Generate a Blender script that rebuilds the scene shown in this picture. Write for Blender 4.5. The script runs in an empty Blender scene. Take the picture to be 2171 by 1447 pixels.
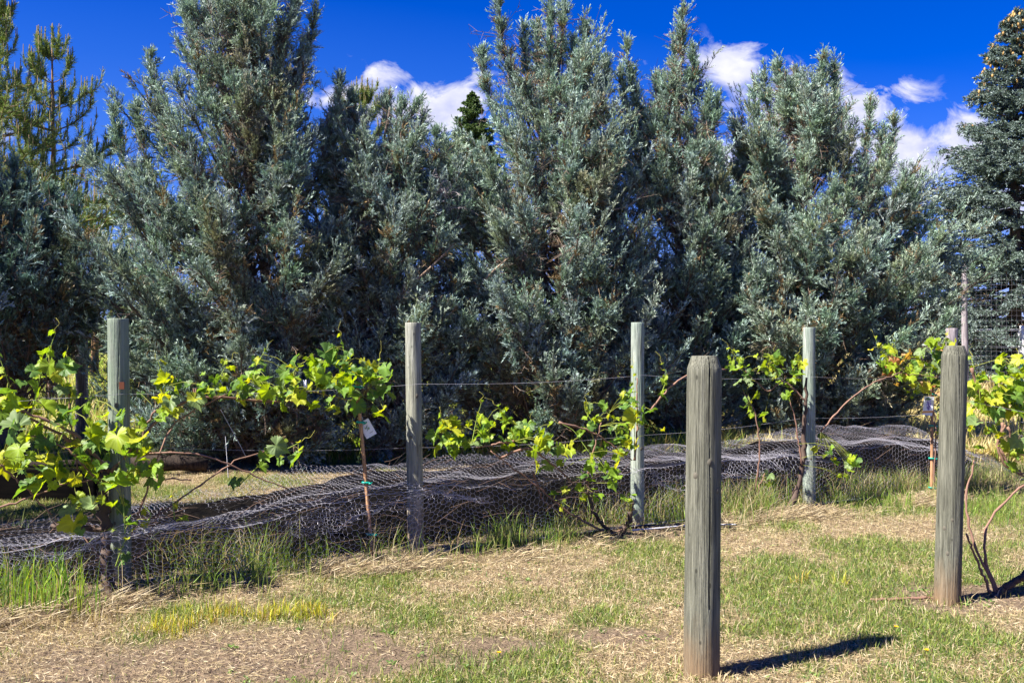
import bpy, math
import numpy as np
from mathutils import Vector
SC = bpy.context.scene
COL = SC.collection
R = math.radians
FP, CX, HY, CH = 2110.0, 1085.5, 728.0, 1.5     # focal length, centre, eye line of the photo (px), eye height (m)

# ------------------------------------------------------------------ camera, sky, sun, exposure
cam_d = bpy.data.cameras.new('camera'); cam = bpy.data.objects.new('camera', cam_d); COL.objects.link(cam)
cam.location = (0, 0, CH); cam.rotation_euler = (R(90), 0, 0)
cam_d.sensor_width = 36; cam_d.lens = 36 * FP / 2171; cam_d.shift_y = 4.5 / 2171
cam_d.clip_start = 0.05; cam_d.clip_end = 3000
SC.camera = cam
SC.view_settings.view_transform = 'Standard'; SC.view_settings.look = 'None'
SC.view_settings.exposure = 1.82; SC.view_settings.gamma = 1.0

SUN = Vector((-0.91, -0.46, 1.26)).normalized()
sd = bpy.data.lights.new('sun', 'SUN'); sd.energy = 5.0; sd.angle = R(0.5); sd.color = (1.0, 0.94, 0.83)
so = bpy.data.objects.new('sun', sd); COL.objects.link(so)
so.rotation_euler = (-SUN).to_track_quat('-Z', 'Y').to_euler(); so.location = (-20, -10, 25)

world = bpy.data.worlds.new('World'); SC.world = world; world.use_nodes = True
NT = world.node_tree; NT.nodes.clear()
def wn(t, **k):
    n = NT.nodes.new(t)
    for a, b in k.items(): setattr(n, a, b)
    return n
def wmath(op, a, b=None, c=None, clamp=False):
    n = wn('ShaderNodeMath', operation=op); n.use_clamp = clamp
    for i, v in enumerate((a, b, c)):
        if v is None: continue
        if isinstance(v, (int, float)): n.inputs[i].default_value = v
        else: NT.links.new(v, n.inputs[i])
    return n.outputs[0]
sky = wn('ShaderNodeTexSky', sky_type='NISHITA', sun_disc=False)
sky.sun_elevation = math.asin(SUN.z); sky.sun_rotation = math.atan2(SUN.x, SUN.y)
sky.altitude = 1500; sky.air_density = 1.0; sky.dust_density = 0.0; sky.ozone_density = 4.0
hs = wn('ShaderNodeHueSaturation'); hs.inputs['Hue'].default_value = 0.515
hs.inputs['Saturation'].default_value = 1.45; hs.inputs['Value'].default_value = 0.72
NT.links.new(sky.outputs[0], hs.inputs['Color'])
tc = wn('ShaderNodeTexCoord'); sp = wn('ShaderNodeSeparateXYZ'); NT.links.new(tc.outputs['Generated'], sp.inputs[0])
yy = wmath('MAXIMUM', sp.outputs[1], 0.05)
U = wmath('DIVIDE', sp.outputs[0], yy); V = wmath('DIVIDE', sp.outputs[2], yy)
cb = wn('ShaderNodeCombineXYZ'); NT.links.new(U, cb.inputs[0]); NT.links.new(wmath('MULTIPLY', V, 1.5), cb.inputs[1])
n1 = wn('ShaderNodeTexNoise'); n1.inputs['Scale'].default_value = 17; n1.inputs['Detail'].default_value = 8
n1.inputs['Roughness'].default_value = 0.6; n1.inputs['Distortion'].default_value = 0.5
NT.links.new(cb.outputs[0], n1.inputs['Vector'])
n2 = wn('ShaderNodeTexNoise'); n2.inputs['Scale'].default_value = 30; n2.inputs['Detail'].default_value = 5
NT.links.new(cb.outputs[0], n2.inputs['Vector'])
# clouds: px, py, half width, half height (as seen from the garden), strength
CL = [(950, 222, 95, 62, 1.15), (815, 160, 60, 34, .8), (740, 200, 130, 42, .72), (880, 155, 60, 18, .6), (820, 240, 150, 50, .7),
      (1560, 150, 110, 50, 1.0), (1650, 200, 130, 60, .95), (1850, 245, 100, 65, 1.15), (1920, 325, 115, 75, 1.25), (2020, 310, 110, 65, 1.2),
      (1500, 335, 80, 45, 1.1), (1385, 130, 28, 12, .5), (245, 430, 55, 22, 1.0), (180, 300, 100, 30, .3), (130, 420, 90, 30, .7),
      (2171, 420, 110, 50, .9), (-300, 300, 250, 80, 1), (2600, 250, 250, 90, 1)]
tot = None
for (px, py, rx, ry, st) in CL:
    a = wmath('MULTIPLY', wmath('SUBTRACT', U, (px - CX) / FP), FP / rx)
    b = wmath('MULTIPLY', wmath('SUBTRACT', V, (HY - py) / FP), FP / ry)
    r2 = wmath('ADD', wmath('MULTIPLY', a, a), wmath('MULTIPLY', b, b))
    g = wmath('MULTIPLY', wmath('EXPONENT', wmath('MULTIPLY', r2, -0.8)), st)
    tot = g if tot is None else wmath('MAXIMUM', tot, g)
dens = wmath('ADD', tot, wmath('MULTIPLY', wmath('SUBTRACT', n1.outputs[0], 0.55), 3.0))
mask = wmath('MULTIPLY', wmath('SMOOTH_MIN', wmath('MULTIPLY', wmath('SUBTRACT', dens, 0.27), 1.9, clamp=True), 1.0, 0.1), wmath('MULTIPLY', tot, 3.0, clamp=True), clamp=True)
mask = wmath('MULTIPLY', mask, wmath('GREATER_THAN', sp.outputs[1], 0.06))
cc = wn('ShaderNodeMix', data_type='RGBA'); NT.links.new(wmath('MULTIPLY', wmath('SUBTRACT', n2.outputs[0], 0.35), 3.0, clamp=True), cc.inputs[0])
cc.inputs[6].default_value = (3.7, 3.9, 5.6, 1); cc.inputs[7].default_value = (5.8, 5.8, 6.3, 1)
mx = wn('ShaderNodeMix', data_type='RGBA'); NT.links.new(mask, mx.inputs[0])
tn = wn('ShaderNodeMix', data_type='RGBA', blend_type='MULTIPLY'); tn.inputs[0].default_value = 1; NT.links.new(hs.outputs[0], tn.inputs[6]); tn.inputs[7].default_value = (1, .84, 1.4, 1)
hz = wn('ShaderNodeMix', data_type='RGBA'); NT.links.new(wmath('MULTIPLY', wmath('SUBTRACT', wmath('SUBTRACT', 0.33, V), wmath('MULTIPLY', U, 0.12)), 2.2, clamp=True), hz.inputs[0])
NT.links.new(tn.outputs[2], hz.inputs[6]); hz.inputs[7].default_value = (.75, 1.8, 5.2, 1)
NT.links.new(hz.outputs[2], mx.inputs[6]); NT.links.new(cc.outputs[2], mx.inputs[7])
bg = wn('ShaderNodeBackground'); bg.inputs[1].default_value = 0.050
NT.links.new(mx.outputs[2], bg.inputs[0]); wo = wn('ShaderNodeOutputWorld'); NT.links.new(bg.outputs[0], wo.inputs[0])

# ------------------------------------------------------------------ helpers
def at(px, py, d): return np.array([(px - CX) / FP * d, d, CH - (py - HY) / FP * d])
def sstep(x): x = np.clip(x, 0, 1); return x * x * (3 - 2 * x)
def gz(x, y):                                   # ground level: flat garden, then a gentle rise into the field
    return 0.7 * sstep((np.asarray(y, float) - 14) / 11) + 0 * np.asarray(x, float)
def hsh(i, j, s):
    n = (i.astype(np.int64) * 374761393 + j.astype(np.int64) * 668265263 + s * 1442695041) & 0xffffffff
    n = ((n ^ (n >> 13)) * 1274126177) & 0xffffffff
    return ((n ^ (n >> 16)) & 0xffff) / 65535.0
def vnoise(x, y, sc=1.0, s=0):
    x = np.asarray(x, float) * sc; y = np.asarray(y, float) * sc
    i = np.floor(x); j = np.floor(y); u = sstep(x - i); v = sstep(y - j)
    a = hsh(i, j, s); b = hsh(i + 1, j, s); c = hsh(i, j + 1, s); d = hsh(i + 1, j + 1, s)
    return (a * (1 - u) + b * u) * (1 - v) + (c * (1 - u) + d * u) * v
def fbm(x, y, sc=1.0, s=0, o=4):
    t = 0; a = 1; w = 0
    for k in range(o): t = t + a * vnoise(x, y, sc * 2 ** k, s + k * 17); w += a; a *= .5
    return t / w
def unit(v): return v / np.maximum(np.linalg.norm(v, axis=-1, keepdims=True), 1e-9)

class Acc:
    def __init__(s): s.v = []; s.t = []; s.q = []; s.c = []; s.n = 0
    def add(s, v, t=None, q=None, c=(1, 1, 1)):
        v = np.asarray(v, float).reshape(-1, 3)
        if t is not None and len(t): s.t.append(np.asarray(t).reshape(-1, 3) + s.n)
        if q is not None and len(q): s.q.append(np.asarray(q).reshape(-1, 4) + s.n)
        s.v.append(v); s.c.append(np.broadcast_to(np.asarray(c, float), v.shape)); s.n += len(v)
    def build(s, name, mat, parent=None, smooth=False, col=True):
        v = np.concatenate(s.v); me = bpy.data.meshes.new(name)
        t = np.concatenate(s.t) if s.t else np.zeros((0, 3), int); q = np.concatenate(s.q) if s.q else np.zeros((0, 4), int)
        org = np.zeros(3)
        me.vertices.add(len(v)); me.vertices.foreach_set('co', (v - org).astype(np.float32).ravel())
        idx = np.concatenate([t.ravel(), q.ravel()]).astype(np.int32)
        me.loops.add(len(idx)); me.loops.foreach_set('vertex_index', idx)
        st = np.concatenate([np.arange(len(t)) * 3, len(t) * 3 + np.arange(len(q)) * 4]).astype(np.int32)
        me.polygons.add(len(st)); me.polygons.foreach_set('loop_start', st)
        me.polygons.foreach_set('use_smooth', np.full(len(st), smooth))
        if col:
            c = np.concatenate(s.c); a = me.color_attributes.new('tone', 'FLOAT_COLOR', 'POINT')
            a.data.foreach_set('color', np.c_[c, np.ones(len(c))].astype(np.float32).ravel())
        me.update(calc_edges=True); me.materials.append(mat)
        o = bpy.data.objects.new(name, me); COL.objects.link(o)
        if parent is not None: o.parent = parent; o.location = -Vector(parent.location)
        return o
    def tube(s, pts, rad, k=6, c=(1, 1, 1), cap=True):
        p = np.asarray(pts, float); n = len(p); rad = np.broadcast_to(np.asarray(rad, float), (n,))
        T = unit(np.gradient(p, axis=0)); up = np.array([0, 0, 1.]) if abs(T[0, 2]) < .9 else np.array([1., 0, 0])
        A = [unit(np.cross(T[0], up))]
        for i in range(1, n): a = A[-1] - T[i] * np.dot(A[-1], T[i]); A.append(unit(a))
        A = np.array(A); B = np.cross(T, A); th = np.arange(k) / k * 2 * math.pi
        ring = p[:, None] + rad[:, None, None] * (np.cos(th)[None, :, None] * A[:, None] + np.sin(th)[None, :, None] * B[:, None])
        i = np.arange(n - 1)[:, None] * k; j = np.arange(k)[None]; j2 = (j + 1) % k
        q = np.stack([i + j, i + j2, i + k + j2, i + k + j], -1).reshape(-1, 4)
        v = ring.reshape(-1, 3); t = None
        if cap:
            v = np.vstack([v, p[0], p[-1]]); m = n * k; jj = np.arange(k)
            t = np.vstack([np.stack([np.full(k, m), (jj + 1) % k, jj], -1), np.stack([np.full(k, m + 1), (n - 1) * k + jj, (n - 1) * k + (jj + 1) % k], -1)])
        s.add(v, t, q, c)
    def segs(s, p0, p1, r0, r1, k=3, c=(1, 1, 1)):          # many straight thin prisms at once
        p0 = np.asarray(p0, float); p1 = np.asarray(p1, float); N = len(p0)
        if N == 0: return
        D = unit(p1 - p0); ref = np.where(np.abs(D[:, 2:3]) < .9, [[0, 0, 1.]], [[1., 0, 0]])
        A = unit(np.cross(D, ref)); B = np.cross(D, A); th = np.arange(k) / k * 2 * math.pi
        o = np.cos(th)[None, :, None] * A[:, None] + np.sin(th)[None, :, None] * B[:, None]
        r0 = np.broadcast_to(np.asarray(r0, float), (N,))[:, None, None]; r1 = np.broadcast_to(np.asarray(r1, float), (N,))[:, None, None]
        v = np.concatenate([p0[:, None] + o * r0, p1[:, None] + o * r1], 1)
        j = np.arange(k); q1 = np.stack([j, (j + 1) % k, k + (j + 1) % k, k + j], -1)
        q = (np.arange(N)[:, None, None] * 2 * k + q1[None]).reshape(-1, 4)
        c = np.asarray(c, float)
        if c.ndim == 2: c = np.repeat(c, 2 * k, 0)
        s.add(v, None, q, c)
    def kites(s, p, d, L, W, rng, c, wide=.45):              # flat narrow leaf-shapes with random roll
        N = len(p)
        if N == 0: return
        r = unit(np.cross(d, rng.normal(size=(N, 3)))); L = np.broadcast_to(L, (N,))[:, None]; W = np.broadcast_to(W, (N,))[:, None]
        v = np.stack([p, p + d * L * wide + r * W * .5, p + d * L, p + d * L * wide - r * W * .5], 1)
        q = np.arange(N * 4).reshape(N, 4)
        c = np.asarray(c, float)
        if c.ndim == 2: c = np.repeat(c, 4, 0)
        s.add(v, None, q, c)
    def box(s, a, b, c=(1, 1, 1), rot=0.0, cen=None):
        a = np.asarray(a, float); b = np.asarray(b, float)
        v = np.array([[x, y, z] for z in (a[2], b[2]) for y in (a[1], b[1]) for x in (a[0], b[0])])
        if rot and cen is not None:
            cs, sn = math.cos(rot), math.sin(rot); w = v - cen
            v = np.c_[w[:, 0] * cs - w[:, 1] * sn, w[:, 0] * sn + w[:, 1] * cs, w[:, 2]] + cen
        s.add(v, None, [[0, 2, 3, 1], [4, 5, 7, 6], [0, 1, 5, 4], [2, 6, 7, 3], [0, 4, 6, 2], [1, 3, 7, 5]], c)

def empty(name, loc, label, cat, group=None):
    o = bpy.data.objects.new(name, None); COL.objects.link(o); o.location = [float(v) for v in loc]
    o.empty_display_size = .1
    return tag(o, label, cat, group)
def tag(o, label, cat, group=None, kind=None):
    if label: o['label'] = label
    if cat: o['category'] = cat
    if group: o['group'] = group
    if kind: o['kind'] = kind
    return o

# ------------------------------------------------------------------ materials
def mat(name, build):
    m = bpy.data.materials.new(name); m.use_nodes = True; nt = m.node_tree
    b = nt.nodes['Principled BSDF']; build(nt, b); return m
def node(nt, t, **k):
    n = nt.nodes.new(t)
    for a, b in k.items(): setattr(n, a, b)
    return n
def ramp(nt, fac, stops):
    r = node(nt, 'ShaderNodeValToRGB'); e = r.color_ramp.elements
    while len(e) < len(stops): e.new(.5)
    for x, (p, c) in zip(e, stops): x.position = p; x.color = (*c, 1)
    nt.links.new(fac, r.inputs[0]); return r.outputs[0]
def noise(nt, vec, scale, detail=4, rough=.55):
    n = node(nt, 'ShaderNodeTexNoise'); n.inputs['Scale'].default_value = scale; n.inputs['Detail'].default_value = detail
    n.inputs['Roughness'].default_value = rough
    if vec is not None: nt.links.new(vec, n.inputs['Vector'])
    return n.outputs[0]
def mixc(nt, fac, a, b, mode='MIX'):
    m = node(nt, 'ShaderNodeMix', data_type='RGBA', blend_type=mode)
    for i, v in ((0, fac), (6, a), (7, b)):
        if isinstance(v, (int, float)): m.inputs[i].default_value = v
        elif isinstance(v, tuple): m.inputs[i].default_value = (*v, 1)
        else: nt.links.new(v, m.inputs[i])
    return m.outputs[2]
def bump(nt, b, h, st, dist=.01):
    n = node(nt, 'ShaderNodeBump'); n.inputs['Strength'].default_value = st; n.inputs['Distance'].default_value = dist
    nt.links.new(h, n.inputs['Height']); nt.links.new(n.outputs[0], b.inputs['Normal'])
def coords(nt, scale=(1, 1, 1)):
    t = node(nt, 'ShaderNodeTexCoord'); m = node(nt, 'ShaderNodeMapping'); m.inputs['Scale'].default_value = scale
    nt.links.new(t.outputs['Object'], m.inputs[0]); return m.outputs[0]
def tonemat(name, rough=.6, spec=.3, trans=0.0, tcol=(1, 1, 1), var=0.0):
    def f(nt, b):
        a = node(nt, 'ShaderNodeAttribute', attribute_name='tone'); c = a.outputs['Color']
        if var:
            g = node(nt, 'ShaderNodeNewGeometry')
            v = ramp(nt, g.outputs['Random Per Island'], [(0, (1 - var,) * 3), (1, (1 + var,) * 3)])
            c = mixc(nt, 1.0, c, v, 'MULTIPLY')
        nt.links.new(c, b.inputs['Base Color']); b.inputs['Roughness'].default_value = rough
        b.inputs['Specular IOR Level'].default_value = spec
        if trans:
            t = node(nt, 'ShaderNodeBsdfTranslucent'); nt.links.new(mixc(nt, 1.0, c, tcol, 'MULTIPLY'), t.inputs[0])
            m = node(nt, 'ShaderNodeMixShader'); m.inputs[0].default_value = trans
            nt.links.new(b.outputs[0], m.inputs[1]); nt.links.new(t.outputs[0], m.inputs[2])
            nt.links.new(m.outputs[0], nt.nodes['Material Output'].inputs[0])
    return mat(name, f)
M = {}
M['needle'] = tonemat('juniper_foliage', .55, .3, .18, (1.1, 1.2, .8))
M['grass'] = tonemat('grass_blades', .5, .3, .35, (1.3, 1.25, .7))
M['straw'] = tonemat('dry_straw', .7, .2, .2)
M['leaf'] = tonemat('vine_leaf', .5, .35, .45, (1.8, 1.6, .35))
M['bark'] = tonemat('bark', .85, .15)
M['cane'] = tonemat('vine_cane', .7, .2)
M['paint'] = tonemat('flat_colour', .6, .3)
def _wire(nt, b):
    b.inputs['Base Color'].default_value = (.6, .58, .66, 1); b.inputs['Metallic'].default_value = .2; b.inputs['Roughness'].default_value = .45
    n = noise(nt, coords(nt), 3.0); nt.links.new(ramp(nt, n, [(0.3, (.26, .25, .29)), (.65, (.48, .465, .53))]), b.inputs['Base Color'])
M['wire'] = mat('galvanised_wire', _wire)
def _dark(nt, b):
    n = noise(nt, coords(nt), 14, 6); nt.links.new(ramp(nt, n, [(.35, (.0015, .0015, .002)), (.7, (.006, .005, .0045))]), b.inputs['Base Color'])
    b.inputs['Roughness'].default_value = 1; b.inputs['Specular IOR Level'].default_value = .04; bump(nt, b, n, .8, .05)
M['dark'] = mat('shade_black', _dark)  # near-black that stands for shade under the chicken wire
def _hose(nt, b): b.inputs['Base Color'].default_value = (.02, .02, .022, 1); b.inputs['Roughness'].default_value = .38
M['hose'] = mat('black_plastic', _hose)
def _gh(nt, b): b.inputs['Base Color'].default_value = (.01, .07, .04, 1); b.inputs['Roughness'].default_value = .35
M['greenhose'] = mat('green_rubber', _gh)
def _galv(nt, b):
    n = noise(nt, coords(nt), 20, 3); nt.links.new(ramp(nt, n, [(.3, (.55, .55, .6)), (.7, (.75, .75, .8))]), b.inputs['Base Color'])
    b.inputs['Metallic'].default_value = .3; b.inputs['Roughness'].default_value = .4
M['galv'] = mat('galvanised_tube', _galv)
def _tie(nt, b): b.inputs['Base Color'].default_value = (.0, .30, .22, 1); b.inputs['Roughness'].default_value = .4
M['tie'] = mat('green_tape', _tie)
def wood(name, dark, mid, light, stain=(.16, .09, .045), stain_h=.22, green=None, gscale=3.0):
    def f(nt, b):
        v = coords(nt, (16, 16, .9)); g1 = noise(nt, v, 3.2, 8, .65)
        g2 = noise(nt, coords(nt, (60, 60, 1.6)), 3.0, 4, .6)
        c = ramp(nt, g1, [(.25, dark), (.48, mid), (.72, light)])
        c = mixc(nt, 1.0, c, ramp(nt, g2, [(.34, (.42, .41, .40)), (.47, (.95, .95, .95)), (.7, (1.18, 1.18, 1.16))]), 'MULTIPLY')
        if green:
            gn = noise(nt, coords(nt, (2.2, 2.2, .8)), gscale, 5)
            c = mixc(nt, ramp(nt, gn, [(.42, (0, 0, 0)), (.6, (.85,) * 3)]), c, green)
            c = mixc(nt, 1.0, c, ramp(nt, g1, [(.25, (.72, .72, .72)), (.7, (1.1, 1.1, 1.1))]), 'MULTIPLY')
        # damp brown stain soaked up from the soil
        t = node(nt, 'ShaderNodeTexCoord'); s = node(nt, 'ShaderNodeSeparateXYZ'); nt.links.new(t.outputs['Object'], s.inputs[0])
        e = node(nt, 'ShaderNodeMath', operation='MULTIPLY_ADD'); nt.links.new(noise(nt, coords(nt, (9, 9, 3)), 2.0, 3), e.inputs[0])
        e.inputs[1].default_value = .25; nt.links.new(s.outputs[2], e.inputs[2])
        sr = ramp(nt, e.outputs[0], [(stain_h * .4, (.75,) * 3), (min(.98, stain_h + .18), (0, 0, 0))])
        c = mixc(nt, sr, c, mixc(nt, g1, stain, tuple(x * 1.8 for x in stain)))
        # small dark flecks
        vo = node(nt, 'ShaderNodeTexVoronoi'); vo.inputs['Scale'].default_value = 14; nt.links.new(coords(nt, (1, 1, .5)), vo.inputs['Vector'])
        c = mixc(nt, ramp(nt, vo.outputs['Distance'], [(.06, (.75,) * 3), (.1, (0, 0, 0))]), c, tuple(x * .5 for x in dark))
        nt.links.new(c, b.inputs['Base Color']); b.inputs['Roughness'].default_value = .8; b.inputs['Specular IOR Level'].default_value = .2
        bump(nt, b, g2, 1.0, .010)
    return mat(name, f)
M['post_green'] = wood('treated_green_wood', (.15, .165, .14), (.25, .265, .235), (.36, .365, .335), green=(.185, .235, .18))
M['post_teal'] = wood('treated_teal_wood', (.17, .20, .17), (.27, .31, .27), (.38, .41, .37), green=(.215, .275, .235), stain_h=.1)
M['post_pale'] = wood('treated_pale_wood', (.14, .145, .12), (.24, .245, .205), (.35, .35, .31), stain=(.19, .13, .085), stain_h=.55)
M['post_grey'] = wood('weathered_grey_wood', (.055, .055, .042), (.125, .125, .098), (.215, .212, .172), stain=(.17, .10, .05), stain_h=.22)
M['post_old'] = wood('old_fence_wood', (.12, .10, .11), (.25, .22, .24), (.42, .37, .40), stain_h=.05)
M['stake'] = wood('stake_wood', (.24, .12, .06), (.44, .24, .13), (.56, .34, .20), stain_h=.05)
M['log'] = wood('dark_log', (.012, .009, .008), (.035, .025, .02), (.085, .06, .045), stain_h=.01)
def _beam(nt, b):
    n = noise(nt, coords(nt, (1, 8, 8)), 3, 6); nt.links.new(ramp(nt, n, [(.35, (.0012, .0012, .0015)), (.75, (.006, .005, .0045))]), b.inputs['Base Color']); b.inputs['Roughness'].default_value = 1; b.inputs['Specular IOR Level'].default_value = .05
M['beam'] = mat('tarred_timber', _beam)

# ------------------------------------------------------------------ the vine row
A0 = np.array([-2.43, 6.18]); UR = np.array([.857, .515]); NR = np.array([-.515, .857])
def row(s, off=0.0):
    s = np.asarray(s, float); return A0[0] + UR[0] * s + NR[0] * off, A0[1] + UR[1] * s + NR[1] * off
def rowco(x, y):
    x = np.asarray(x, float) - A0[0]; y = np.asarray(y, float) - A0[1]
    return x * UR[0] + y * UR[1], x * NR[0] + y * NR[1]
POSTS = [row(0), row(2.02), row(4.05), row(6.08), row(8.2)]
SOIL = [(POSTS[0][0] + .05, POSTS[0][1] - .12, .75, .28), (POSTS[1][0] - .25, POSTS[1][1] - .08, .75, .30), (.95, 7.9, .75, .28), (2.75, 8.95, .6, .22),
        (2.95, 5.85, .75, .3), (.62, 5.08, .33, .1), (-1.0, 4.75, 1.0, .35), (-1.75, 4.35, .8, .4), (4.2, 9.7, .4, .2), (-.12, 5.0, .3, .12), (5.6, 9.2, .8, .5)]
def soil_mask(x, y):
    m = np.zeros(np.shape(x))
    for (a, b, rx, ry) in SOIL:
        ry = ry * 1.5
        q = ((x - a) / rx) ** 2 + ((y - b) / ry) ** 2; m = np.maximum(m, 1.3 * np.exp(-q * 1.1))
    return np.clip((m + (fbm(x, y, 2.5, 5) - .5) * 1.2 - .35) * 2.0, 0, 1)
def green_mask(x, y):
    s, o = rowco(x, y)
    g = fbm(x, y, 1.1, 31, 4) + .22 * (fbm(x, y, 5, 77, 2) - .5)
    g = (g - .45) * 4.5 + .56 + .35 * np.clip((x - .3) / 2, -1, 1)
    g = np.where(y > 13.5, .75, g)
    g = g - 1.1 * np.exp(-(((x + 1.5) / .8) ** 2 + ((y - 5.2) / .5) ** 2)); return np.clip(g, 0, 1)

# ground sheet
def graded(lo, hi, f0, f1, fine):
    a = [f0]; st = fine
    while a[-1] > lo: st = min(st * 1.25, 40); a.append(a[-1] - st)
    b = [f1]; st = fine
    while b[-1] < hi: st = min(st * 1.25, 40); b.append(b[-1] + st)
    return np.array(a[::-1] + list(np.arange(f0 + fine, f1 - fine * .5, fine)) + b)
gx = graded(-500, 500, -5.5, 7.5, .045); gy = graded(-30, 900, 3.6, 13.5, .045)
GX, GY = np.meshgrid(gx, gy)
def ghei(x, y):
    near = np.clip((16 - y) / 3, 0, 1)
    return gz(x, y) + near * ((fbm(x, y, 1.3, 3) - .5) * .05 + (fbm(x, y, 9, 8, 2) - .5) * .018)
GZ = ghei(GX, GY)
g = Acc(); ny, nx = GX.shape
i = np.arange(ny - 1)[:, None] * nx; j = np.arange(nx - 1)[None]
q = np.stack([i + j, i + j + 1, i + nx + j + 1, i + nx + j], -1).reshape(-1, 4)
sm = soil_mask(GX, GY); gm = green_mask(GX, GY)
s_, o_ = rowco(GX, GY)
base = np.array([.20, .155, .10]) * (1 - gm[..., None]) + np.array([.13, .14, .055]) * gm[..., None]
base = base * (1 - sm[..., None]) + np.array([.17, .128, .09]) * sm[..., None]
shade_strip = np.clip(1.7 - np.abs(o_ - 1.35) / .65, 0, 1) * np.clip((s_ + 3) , 0, 1) * np.clip(9.5 - s_, 0, 1)     # shade painted into the ground colour under and behind the net
shade_strip = np.clip(shade_strip * 1.8 - .3 + (fbm(GX, GY, 4, 9) - .5) * .8, 0, 1)[..., None]
base = base * (1 - shade_strip) + np.array([.02, .017, .013]) * shade_strip
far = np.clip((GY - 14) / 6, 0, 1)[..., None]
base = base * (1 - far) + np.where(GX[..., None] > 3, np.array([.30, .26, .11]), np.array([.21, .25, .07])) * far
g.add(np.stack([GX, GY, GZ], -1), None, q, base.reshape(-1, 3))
def _ground(nt, b):
    a = node(nt, 'ShaderNodeAttribute', attribute_name='tone')
    n = noise(nt, coords(nt), 60, 6, .7); n2_ = noise(nt, coords(nt), 9, 5, .6)
    c = mixc(nt, 1.0, a.outputs['Color'], ramp(nt, n, [(.3, (.35, .33, .3)), (.5, (.95, .95, .95)), (.7, (1.6, 1.55, 1.5))]), 'MULTIPLY')
    c = mixc(nt, 1.0, c, ramp(nt, n2_, [(.3, (.7, .7, .7)), (.7, (1.25, 1.22, 1.2))]), 'MULTIPLY')
    nt.links.new(c, b.inputs['Base Color']); b.inputs['Roughness'].default_value = .95; b.inputs['Specular IOR Level'].default_value = .1
    bump(nt, b, n, 1.0, .02)
M['ground'] = mat('ground', _ground)
tag(g.build('ground', M['ground'], smooth=True), 'dry lawn and bare soil ground running from the posts to the field', None, kind='structure')

# ------------------------------------------------------------------ grass
rng = np.random.default_rng(7)
STRAW = np.array([[.43, .345, .205], [.34, .26, .155], [.53, .45, .31], [.27, .19, .12], [.40, .32, .17]])
GREEN = np.array([[.14, .20, .035], [.10, .16, .04], [.20, .26, .05], [.085, .135, .04], [.25, .29, .065]])
TALLG = np.array([[.12, .21, .03], [.085, .15, .03], [.19, .29, .04], [.15, .23, .035], [.29, .30, .09], [.22, .26, .07]])
def pick(pal, n, jit=.18):
    c = pal[rng.integers(0, len(pal), n)]; return c * (1 + rng.uniform(-jit, jit, (n, 1)))
def blades(acc, x, y, h, w, lean, c, z=None):           # five-point bent blades
    n = len(x); z = ghei(x, y) - .005 if z is None else z
    a = rng.uniform(0, 2 * math.pi, n); dx = np.cos(a); dy = np.sin(a)
    b = rng.uniform(0, 2 * math.pi, n); wx = np.cos(b) * w * .5; wy = np.sin(b) * w * .5
    P = np.stack([x, y, z], -1); L = np.stack([dx, dy, 0 * dx], -1) * (lean * h)[:, None]; Z = np.stack([0 * x, 0 * x, h * np.sqrt(np.maximum(.05, 1 - (lean * .9) ** 2))], -1)
    W = np.stack([wx, wy, 0 * wx], -1)
    mid = P + L * .3 + Z * .6
    v = np.stack([P - W * .8, P + W * .8, mid + W, mid - W, P + L + Z], 1)
    k = np.arange(n)[:, None] * 5
    acc.add(v, k + np.array([[3, 2, 4]]), k + np.array([[0, 1, 2, 3]]), np.repeat(c, 5, 0))
def scatter(n, x0, x1, y0, y1):
    # denser near the viewer's side of the garden: sample over a wedge of ground
    y = y0 + (y1 - y0) * rng.random(n) ** 1.15; hw = .56 * y + .35
    x = rng.uniform(-1, 1, n) * hw; k = (x > x0) & (x < x1); return x[k], y[k]
# mown turf
x, y = scatter(520000, -7, 9, 3.9, 12.5); s_, o_ = rowco(x, y)
gm = green_mask(x, y); sm = soil_mask(x, y)
keep = (rng.random(len(x)) < (1 - .93 * sm) * (.35 + .65 * gm)) & ~((o_ > .0) & (o_ > .28) & (o_ < 2.0) & (rng.random(len(x)) < .93) & (s_ < 8.8))
x, y, gm = x[keep], y[keep], gm[keep]; n = len(x)
isg = rng.random(n) < (.14 + .70 * gm)
c = np.where(isg[:, None], pick(GREEN, n), pick(STRAW, n))
t = Acc(); hgt = rng.uniform(.018, .05, n) * (1 + .5 * gm)
blades(t, x, y, hgt, rng.uniform(.0025, .005, n), rng.uniform(.2, 1.3, n), c)
tag(t.build('lawn_grass', M['grass']), 'patchy green and straw coloured mown lawn grass', 'grass', kind='stuff')
# lying clippings and dead straw
t = Acc(); x, y = scatter(330000, -7, 9, 3.9, 12.5); sm = soil_mask(x, y); gm = green_mask(x, y); s_, o_ = rowco(x, y)
keep = (rng.random(len(x)) < np.clip(1.05 - gm * .75 - sm * .35, .1, 1)) & ~((o_ > -.02) & (o_ > .28) & (o_ < 2.0) & (rng.random(len(x)) < .96) & (s_ < 8.9)); x, y = x[keep], y[keep]; n = len(x)
a = rng.uniform(0, 2 * math.pi, n); d = unit(np.stack([np.cos(a), np.sin(a), rng.uniform(-.1, .45, n)], -1))
t.kites(np.stack([x, y, ghei(x, y) + rng.uniform(.0, .02, n)], -1), d, rng.uniform(.012, .06, n), rng.uniform(.0015, .0034, n), rng, pick(STRAW, n, .3), .5)
tag(t.build('dry_grass', M['straw']), 'dead straw and grass clippings lying over the bare ground', 'dry grass', kind='stuff')
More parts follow.
